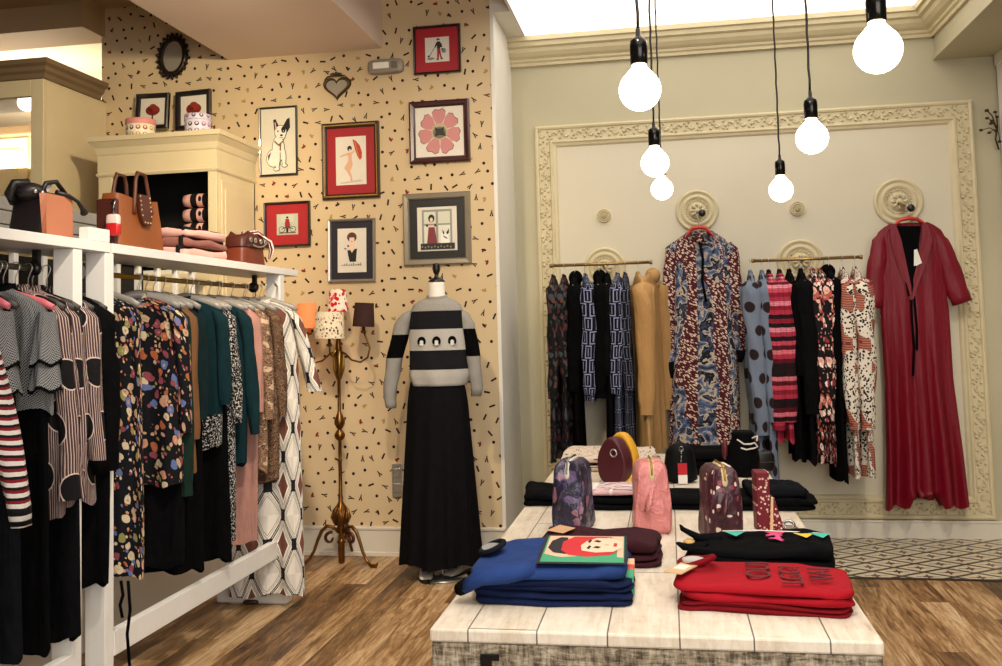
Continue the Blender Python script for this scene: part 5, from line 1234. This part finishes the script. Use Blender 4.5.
PURP=m_blobs('#221c30',['#3a3450','#5c4a6c','#1c1826','#8a6070','#2a2440'],24,.6,'purple_floral_satin',.4,.05,.5); BURG=m_blobs('#3c1420',['#e0c8b8','#5c2030','#7c3440','#45141f','#501a28'],40,.36,'burgundy_sprig_print',.4,0,.5)
wrinkle(PURP,.6); wrinkle(BURG,.5,11)
pouch('toiletry_pouch','pouch',573,461,530,36,.20,-.16,PURP,'dark purple floral zipped pouch on the table, left of the pink one',CHROME)
pouch('toiletry_pouch','pouch',652,463,532,38,.20,.1,wrinkle(plain('#cf7f7b',.36,var=.05,spec=.5,name='pink_pouch_satin'),.7,13),'shiny pink zipped pouch standing on the table')
pouch('toiletry_pouch','pouch',722,469,541,36,.2,.2,BURG,'burgundy printed zipped pouch on the table, right of the pink one',GOLD)
# speckled case standing
RSP=m_blobs('#6a1a24',['#e0c4b4','#d0a898'],75,.33,'red_speckled_case',.5)
p=atZ(768,530,TZ); t=thing('glasses_case','burgundy speckled folding case standing upright on the table','case',(p.x,p.y,TZ),.1)
m=MB(); m.mat(RSP); m.b2((-.045,-.03,0),(.008,.05,.225)); m.build('case_body',None,t,bevel=.006)
m=MB(); m.mat(RSP); m.loft([[(.009,-.035,0),(.06,-.03,0),(.06,.02,0),(.009,.04,0)],[(.009,-.035,.12),(.022,-.03,.13),(.022,.02,.13),(.009,.04,.13)]],True,True,False); m.build('folded_flap',None,t,bevel=.003)
m=MB(); m.mat(flatmat('#d8b088')); m.poly([(-.0,-.0365,0),(.009,-.0365,.13),(.018,-.0365,.125),(.012,-.0365,0)]); m.build('edge_trim',None,t)
p=atZ(789,530,TZ); t=thing('ring_charm','small silver ring charm lying beside the burgundy speckled case','charm',(p.x,p.y,TZ)); m=MB(); m.mat(CHROME); m.tube([(.02*math.cos(a),.012*math.sin(a),.02+.012*math.sin(a)) for a in [PI*2*i/14 for i in range(15)]],.006,6); m.build('ring',None,t); m=MB(); m.mat(plain('#7a6a60',.5)); m.ell((.0,.0,.009),(.035,.02,.009),12,6); m.build('cushion',None,t)
# middle row clothes
def fz(px,py,zz=TZ): q=atZ(px,py,zz); return q.x,q.y
x,y=fz(552,505); folded('folded_black_trousers','trousers',(x+.01,y+.13,TZ),(.30,.34,.055),.1,'black folded trousers at the left table edge behind the purple pouch','black folded clothes in the middle of the table',TBLK,20,2)
def m_plaidflat():
    nt=NT('pink_black_white_plaid'); x,y,z=coords(nt); f=((y+x*.12)/.075).fract(); g=((x-y*.1)/.11).fract()
    c=ramp(nt,f,[(0,'#d8b0b4'),(.3,'#16121a'),(.42,'#e4dcd8'),(.6,'#b8808c'),(.75,'#16121a'),(.82,'#e0d4d0')],True); c2=ramp(nt,g,[(0,'#e4dcd8'),(.5,'#c08a94')],True)
    return fin(nt,mix(nt,g.lt(.3)*x.lt(.0),c,c2),.85)
STRP=m_plaidflat()
x,y=fz(620,510); folded('folded_trousers','trousers',(x-.03,y+.13,TZ),(.44,.30,.055),0,'black folded trousers under the striped scarf','black folded clothes in the middle of the table',TBLK,21,2)
folded('folded_striped_scarf','scarf',(x-.03,y+.13,TZ+.06),(.38,.28,.022),0,'pink, black and white striped folded scarf between the pouches',None,STRP,22,1)
x,y=fz(730,511); folded('folded_jeans','trousers',(x+.01,y+.14,TZ),(.70,.3,.05),-.02,'wide black folded trousers at the right, under the black drawstring pouch','black folded clothes in the middle of the table',TBLK,23,2)
folded('folded_shirt','shirt',(x+.2,y+.13,TZ+.055),(.24,.25,.04),.1,'charcoal folded shirt at the right table edge, topmost','black folded clothes in the middle of the table',CHAR,24,1)
# backpack shaped bag
x,y=fz(616,486)
t=thing('mini_backpack','small maroon and yellow backpack-shaped bag standing on the table','bag',(x+.01,y+.1,TZ+.0),-.45); MAR2=plain('#4c0f1c',.5,var=.08); YEL=plain('#e0a41c',.5,var=.05)
def bagshape(W,D,H,mt,y0,nm,k=1.,par=t):
    m=MB(); m.mat(mt); R=[]
    for yy,s_ in ((-.5,.88),(-.42,.97),(-.2,1.),(.2,1.),(.42,.97),(.5,.9)):
        r=[]
        for j in range(36):
            a=2*PI*j/36; C,S_=math.cos(a),math.sin(a); wv=W/2*(1-.5*max(0,S_))
            r.append((wv*s_*k*math.copysign(abs(C)**.6,C),y0+yy*D,H/2+H/2*s_*k*math.copysign(abs(S_)**.7,S_)))
        R.append(r)
    m.loft(R,True,True); return m.build(nm,None,par)
bagshape(.165,.09,.235,MAR2,-.035,'front_panel'); bagshape(.172,.06,.25,YEL,.045,'side_gusset')
m=MB(); m.mat(STEEL); m.tube([(.02+.018*math.cos(a),-.084,.16+.018*math.sin(a)) for a in [PI*2*i/16 for i in range(17)]],.004,6); m.build('eyelet',None,t)
m=MB(); m.mat(YEL); m.tube([(.05,.02,.06),(.075,.0,.04),(.07,-.03,.012),(.05,-.05,.012)],.012,8,flat=.5); m.build('strap',None,t)
# far patterned folded stack
LAT=m_blobs('#d8c8b8',['#2a2024','#6a5050','#3a3034'],38,.3,'cream_black_spot_knit')
LACE=m_links('cream_chain_knit','#40302e','#dccdb8')
x,y=fz(606,474); 
for k in range(2): folded('folded_patterned_knit','sweater',(x,y+.32,TZ+.043*k),(.56-.02*k,.5,.04),.0,['cream and dark chain-patterned folded knit, lower one on the table','cream and dark spotted folded knit, upper one behind the maroon bag'][k],'patterned knits at the far left of the table',(LACE,LAT)[k],30+k,1)
x,y=fz(727,478); 
for k in range(3): folded('folded_black_knit','sweater',(x-.05,y+.25,TZ+.04*k),(.46-.015*k,.36,.038),.0,['black folded knit at the bottom of the far right stack','black folded knit in the middle of the far right stack','black folded knit on top of the far right stack'][k],'black knits at the far right of the table',TBLK,34+k,1)
# black zipped case with tag, and black drawstring pouch
x,y=fz(681,484); t=thing('zipped_case','black soft zipped case with silver puller and red tag on the table','case',(x,y+.05,TZ),.1)
m=MB(); m.mat(plain('#060607',.6,bmp=.3,spec=.15)); R=[]
for i in range(13):
    f=i/12; k=math.sin(min(1,f*6+.4)*PI/2)*(1-.3*f**2)*(math.sqrt(max(0.02,1-((f-.75)/.26)**2)) if f>.75 else 1)
    R.append([(.085*k*math.cos(a),.06*k*math.sin(a),.20*f) for a in [2*PI*j/24 for j in range(24)]])
m.loft(R,True,True); m.build('body',None,t)
m=MB(); m.mat(CHROME); m.tube([(0,-.064,.17),(0,-.07,.15)],.006,6); m.tube([(.01*math.cos(a),-.07,.175+.012*math.sin(a)) for a in [PI*2*i/12 for i in range(13)]],.003,5); m.tube([(0,-.07,.145),(-.004,-.074,.11)],.004,6); m.build('zip_pull',None,t)
m=MB(); m.mat(flatmat('#b81e2c')); m.b2((-.02,-.075,.05),(.025,-.072,.105)); m.mat(flatmat('#e8e2da')); m.b2((-.02,-.0752,.005),(.025,-.0722,.048)); m.build('swing_tag',None,t)
x,y=fz(745,489); t=thing('drawstring_pouch','black round drawstring pouch with cream cord on the folded black trousers','pouch',(x,y+.02,TZ+.054),.0)
m=MB(); m.mat(plain('#050506',.8,bmp=.3,spec=.08)); m.lathe([(.001,0),(.055,.004),(.074,.035),(.077,.09),(.068,.15),(.05,.19),(.056,.208),(.045,.22),(.02,.216)],28); m.build('body',None,t)
m=MB(); m.mat(flatmat('#d8d0c0')); m.tube([(-.03,-.055,.185),(0,-.075,.165),(.03,-.07,.165),(.05,-.06,.17),(.065,-.05,.15),(.045,-.07,.145),(.01,-.08,.14),(-.015,-.08,.148)],.004,6); m.tube([(.04,-.05,.19),(.065,-.05,.2),(.06,-.07,.18)],.004,6); m.build('cord',None,t)
m=MB(); m.mat(plain('#5a1018',.6)); m.ell((-.085,.01,.13),(.015,.05,.05),10,6); m.build('side_tab',None,t)
x,y=fz(768,487); t=thing('sunglasses_case','small dark case standing at the right beside the drawstring pouch','case',(x+.0,y+.14,TZ+.053),.2); m=MB(); m.mat(plain('#0c0a0a',.4,spec=.3)); m.ell((0,0,.05),(.05,.03,.05),20,10,.5); m.build('case_body',None,t); m=MB(); m.mat(CHROME); m.b2((-.045,-.032,.048),(.045,-.028,.052)); m.build('seam',None,t)

# ------------------------------------------------------------ handbags and scarves on the rack shelf
SZ=1.874
TAN=plain('#8a4a1e',.5,var=.12,scale=5,spec=.4); TANS=plain('#b06c4c',.5,var=.05,scale=5); DKB=plain('#120a0c',.45,var=.1); BRN=plain('#4a1a0e',.45,var=.12); EDGE=plain('#5a2c12',.5)
def Xs(px,py,X=-2.24): return atX(px,py,X)
def tote():
    a=Xs(124,243,-2.25); b=Xs(169,247,-2.25); y0=a.y; y1=b.y; yc=(y0+y1)/2; H=.225
    t=thing('tan_tote','tan leather tote bag with studded flap and looped handles on the white shelf','handbag',(-2.33,yc,SZ))
    W=(y1-y0); D=.15
    m=MB(); m.mat(TAN); R=[]
    for f in (0,.03,.3,.6,.85,1.):
        w=W/2*(1-.10*f+.06*math.sin(f*PI)); d=D/2*(1-.35*f); z=H*f; r=[]
        for j in range(40):
            q=2*PI*j/40; C,S_=math.cos(q),math.sin(q); x=d*math.copysign(abs(C)**.45,C); y=w*math.copysign(abs(S_)**.3,S_)
            r.append((x,y,z+(.02*abs(y)/w if f==1 else 0)))
        R.append(r)
    m.loft(R,True,False); m.loft([[(x*.95,y*.97,z-.02) for x,y,z in R[-1]],[(x,y,z) for x,y,z in R[-1]]]); m.mat(DKB); m.poly([(x*.95,y*.97,z-.02) for x,y,z in R[-1]]); m.build('body',None,t)
    m=MB(); m.mat(BRN); m.b2((-D*.33,-W/2-.004,.01),(D*.33,-W/2*.9,H*.97)); m.build('dark_side_panel',None,t,bevel=.01)
    for s in(-1,1):
        m=MB(); m.mat(EDGE); x=s*.05; m.tube([(x*(1+.2),-W*.2,H*.72),(x*1.1,-W*.17,H*.95),(x,-W*.12,H*1.4),(x,-.03,H*1.56),(x,.03,H*1.55),(x,W*.12,H*1.38),(x*1.1,W*.17,H*.98),(x*1.2,W*.2,H*.78)],.0085,8); m.build('handle',None,t)
    T=Matrix.Translation((D*.33+.012,.0,H*.9))@Matrix.Rotation(-.12,4,'Y'); m=MB(); m.T=T; m.mat(BRN)
    P=[(-.045,.05),(.045,.05),(.052,-.03),(.03,-.085),(-.03,-.085),(-.052,-.03)]
    m.loft([[(0,y,z) for y,z in P],[(.012,y,z) for y,z in P]],True,True,False); fl=m.build('flap',None,t)
    m=MB(); m.T=T; m.mat(plain('#e0c890',.3,.8))
    for (y,z) in [(-.038,.04-.02*i) for i in range(4)]+[(.038,.04-.02*i) for i in range(4)]+[(-.036,-.045),(.036,-.045),(-.022,-.075),(.022,-.075),(0,-.076)]: m.ell((.013,y,z),(.003,.0045,.0045),6,4)
    m.build('studs',None,fl)
    m=MB(); m.mat(CHROME); m.tube([(.03,-W/2-.01,H*.85),(.035,-W/2-.016,H*.93),(.05,-W/2-.02,H*.9),(.045,-W/2-.02,H*.8),(.045,-W/2-.02,H*.62)],.004,6); m.mat(plain('#e4ccc0',.3)); m.ell((.045,-W/2-.022,H*.53),(.03,.016,.028),12,8,.5); m.mat(plain('#c01f20',.3)); m.ell((.045,-W/2-.022,H*.38),(.03,.017,.032),12,8,.5); m.build('bottle_charm',None,t)
tote()
def black_tan_bag():
    a=Xs(46,232,-2.24); b=Xs(73,238,-2.24); yc=(a.y+b.y)/2; W=(b.y-a.y); H=.175
    t=thing('bucket_handbag','black handbag with peach leather side panel and tied straps on the shelf','handbag',(-2.33,yc,SZ)); D=.17
    def bodyring(f):
        w=W/2*(1-.03*f); d=D/2*(1-.2*f); r=[]
        for j in range(40):
            q=2*PI*j/40; C,S_=math.cos(q),math.sin(q); r.append((d*math.copysign(abs(C)**.35,C),w*math.copysign(abs(S_)**.3,S_)+.02*f,H*f))
        return r
    m=MB(); m.mat(DKB); m.loft([bodyring(f) for f in(0,.03,.4,.8,1.)],True,True); m.build('body',None,t)
    m=MB(); m.mat(TANS); R=[]
    for f in(.01,.3,.7,.97):
        w=W/2*(1-.03*f)*1.01; d=D/2*(1-.2*f)+.006; R.append([(d,-w*.97+.02*f,H*f),(d,w*1.0+.02*f,H*f),(d-.03,w*1.03+.02*f,H*f),(d-.04,w*.9,H*f),(d-.02,-w*.9,H*f)])
    m.loft(R,True,True,False); m.build('peach_panel',None,t)
    m=MB(); m.mat(DKB); 
    m.tube([(.05,-.06,H*.9),(.06,-.04,H*1.2),(.06,.02,H*1.28),(.07,.06,H*1.05)],.009,8); m.tube([(-.05,-.07,H*.8),(-.04,-.11,H*.95),(-.02,-.11,H*1.15),(.0,-.06,H*1.2)],.018,8)
    m.tube([(.06,.02,H*1.05),(.08,.07,H*1.0),(.09,.11,H*.9),(.09,.14,H*.76),(.085,.16,H*.68)],[.01,.008,.007,.009,.016],8); m.ell((.0,-.05,H*1.02),(.06,.06,.035),12,8); m.build('gathered_straps',None,t)
    m=MB(); m.mat(plain('#d8c8c8',.4)); m.box((.04,-.02,H*1.08),(.012,.08,.022),R=Matrix.Rotation(.7,3,'X')); m.build('tag',None,t)
    m=MB(); m.mat(STEEL)
    for y in(-.1,-.06,.03,.1): m.ell((.06,y,H*.98),(.006,.008,.008),8,5)
    m.build('rivets',None,t)
black_tan_bag()
def small_brown():
    a=Xs(240,260,-2.24); b=Xs(267,261,-2.24); W=(b.y-a.y)*.85; yc=(a.y+b.y)/2+.02; H=.15
    t=thing('small_handbag','small brown leather handbag with knotted scarf and grommets at the shelf end','handbag',(-2.3,yc,SZ)); D=.13
    m=MB(); m.mat(plain('#6e2c14',.45,var=.1)); R=[]
    for f in(0,.04,.5,1.):
        R.append([((D/2*(1-.15*f))*math.copysign(abs(math.cos(q))**.35,math.cos(q)),W/2*(1-.12*f)*math.copysign(abs(math.sin(q))**.3,math.sin(q)),H*f) for q in [2*PI*j/36 for j in range(36)]])
    m.loft(R,True,True); m.build('body',None,t)
    m=MB(); m.mat(BRN); m.loft([[(x*1.06,y*1.04,z*.55+H*.42) for x,y,z in R[2]],[(x*1.1,y*1.08,H*1.02) for x,y,_ in R[3]],[(x*.9,y*.9,H*1.22+.012*math.sin(y*60)) for x,y,_ in R[3]],[(x*.4,y*.4,H*1.1) for x,y,_ in R[3]]],False,True); m.build('gathered_top',None,t)
    m=MB(); m.mat(STEEL)
    for y in(-.09,-.03,.04,.1): m.tube([(D/2*.98+.012,y+.012*math.cos(q),H*.95+.012*math.sin(q)) for q in [2*PI*j/10 for j in range(11)]],.0035,5)
    m.tube([(D/2+.012,y,H*.86-.03*math.cos(y*12)+.01) for y in [-.06+.02*i for i in range(9)]],.004,5); m.build('grommets',None,t)
    m=MB(); m.mat(m_stripes([(0,'#e8d8d0'),(.4,'#8c2028'),(.7,'#2a1418')],.02,'scarf_stripe',True)); m.tube([(.05,W*.35,H*1.2),(.08,W*.5,H*1.0),(.085,W*.56,H*.7),(.08,W*.5,H*.35)],[.014,.02,.022,.012],8,flat=.6); m.tube([(.0,-W*.1,H*1.2),(.04,W*.2,H*1.3),(.05,W*.4,H*1.18)],.016,8); m.build('knotted_scarf',None,t)
small_brown()
a=Xs(172,250); b=Xs(228,256); yc=(a.y+b.y)/2
for k in range(3):
    def ex(t,w,dp,h):
        m=MB(); m.mat(BLKCL); m.b2((w*.3,-dp/2-.004,.002),(w*.36,dp/2+.004,h+.008)); m.build('black_band',None,t,bevel=.004)
    folded('folded_pink_scarf','scarf',(-2.325,yc-.02+.01*k,SZ+.047*k),(.28,(b.y-a.y)*(.8-.06*k),.042),0,['dusty pink folded scarf at the bottom of the shelf pile','dusty pink folded scarf in the middle of the shelf pile','dusty pink folded scarf on top of the shelf pile'][k],'pink scarves piled on the rack shelf',(PINKCL,fabric('#8a5a50',.9),PINKCL)[k],40+k,1,ex)
# hair clip on the floor by the rack
p=atZ(251,604,0); t=thing('hair_clip','small dark fallen cord with brown bead lying on the floor by the rack foot','fallen item',(p.x,p.y,0),.2)
m=MB(); m.mat(plain('#3a140c',.4)); m.ell((0,0,.012),(.045,.018,.012),14,8,.6); m.build('bead',None,t)
m=MB(); m.mat(plain('#b8a890',.6)); m.tube([(-.15,.03,.004),(-.09,.0,.006),(-.04,.0,.01),(.04,.0,.01),(.08,.01,.006),(.11,.0,.004)],.004,5); m.build('cord',None,t)
# sprig wall ornament at right
p=atY(990,125,6.85); t=thing('leaf_sconce','dark gilt leaf sprig ornament on the right side wall','wall ornament',(p.x+.05,6.86,p.z))
m=MB(); m.mat(plain('#3a2c18',.4,.5))
for k in range(11):
    a=.5+k*.42; r=.05+.035*((k*5)%3); m.tube([(0,0,-.05),(-r*.5*abs(math.cos(a)),-.02,r*.6*math.sin(a)),(-r*abs(math.cos(a)),-.03,r*math.sin(a))],.003,5); m.ell((-r*abs(math.cos(a)),-.03,r*math.sin(a)),(.014,.006,.01),8,5)
m.tube([(0,0,-.17),(-.02,-.01,-.1),(0,0,0)],.006,6); m.build('leaves',None,t)

# ------------------------------------------------------------ light
def area(name,loc,target,size,power,color,sy=None):
    l=bpy.data.lights.new(name,'AREA'); l.energy=power; l.size=size; l.color=lin(color)[:3]
    if sy: l.shape='RECTANGLE'; l.size_y=sy
    o=bpy.data.objects.new(name,l); COL.objects.link(o); o.location=loc
    o.rotation_euler=(Vector(target)-Vector(loc)).to_track_quat('-Z','Y').to_euler(); return o
def spot(name,loc,target,power,color,ang=60,blend=.6,r=.06):
    l=bpy.data.lights.new(name,'SPOT'); l.energy=power; l.color=lin(color)[:3]; l.spot_size=math.radians(ang); l.spot_blend=blend; l.shadow_soft_size=r
    o=bpy.data.objects.new(name,l); COL.objects.link(o); o.location=loc
    o.rotation_euler=(Vector(target)-Vector(loc)).to_track_quat('-Z','Y').to_euler(); return o
area('front_fill_light',(1.2,-1.4,2.0),(-1.2,5,1.0),2.6,120,'#fffaf4',2.0)  # unseen fill light added from behind the camera, no window there
spot('fill_spot',(-1.4,3.2,3.4),(-1.9,6.2,1.4),210,'#ffe9c6',75,.8,.08)  # unseen spots added as fill, this one warms the wallpaper
spot('fill_spot',(-.8,2.4,3.4),(-2.2,4.4,.8),250,'#fff0dc',60,.8,.06)  # added from the camera side to lighten the left racks
spot('fill_spot',(-1.7,3.9,3.3),(-3.6,5.8,2.6),190,'#ffe8c0',80,.9,.08)  # added to brighten the cream portal face and cabinet
spot('fill_spot',(-.2,1.2,3.45),(0,3.0,.7),170,'#fff6ec',60,.8,.06)  # unseen fill added over the front of the table
spot('fill_spot',(1.2,3.4,3.45),(1.6,6.2,.4),150,'#fff0d8',60,.8,.06)  # unseen fill added toward the right of the back wall
area('left_recess_light',(-5.6,7.6,3.0),(-5.6,7.6,3.9),1.5,110,'#ffedcf')
area('left_room_light',(-5.0,8.4,3.6),(-5.0,8,1.0),1.2,60,'#ffe6bc')
w=bpy.data.worlds.new('world'); sc.world=w; w.use_nodes=True
w.node_tree.nodes['Background'].inputs[0].default_value=lin('#efe6dc'); w.node_tree.nodes['Background'].inputs[1].default_value=.12
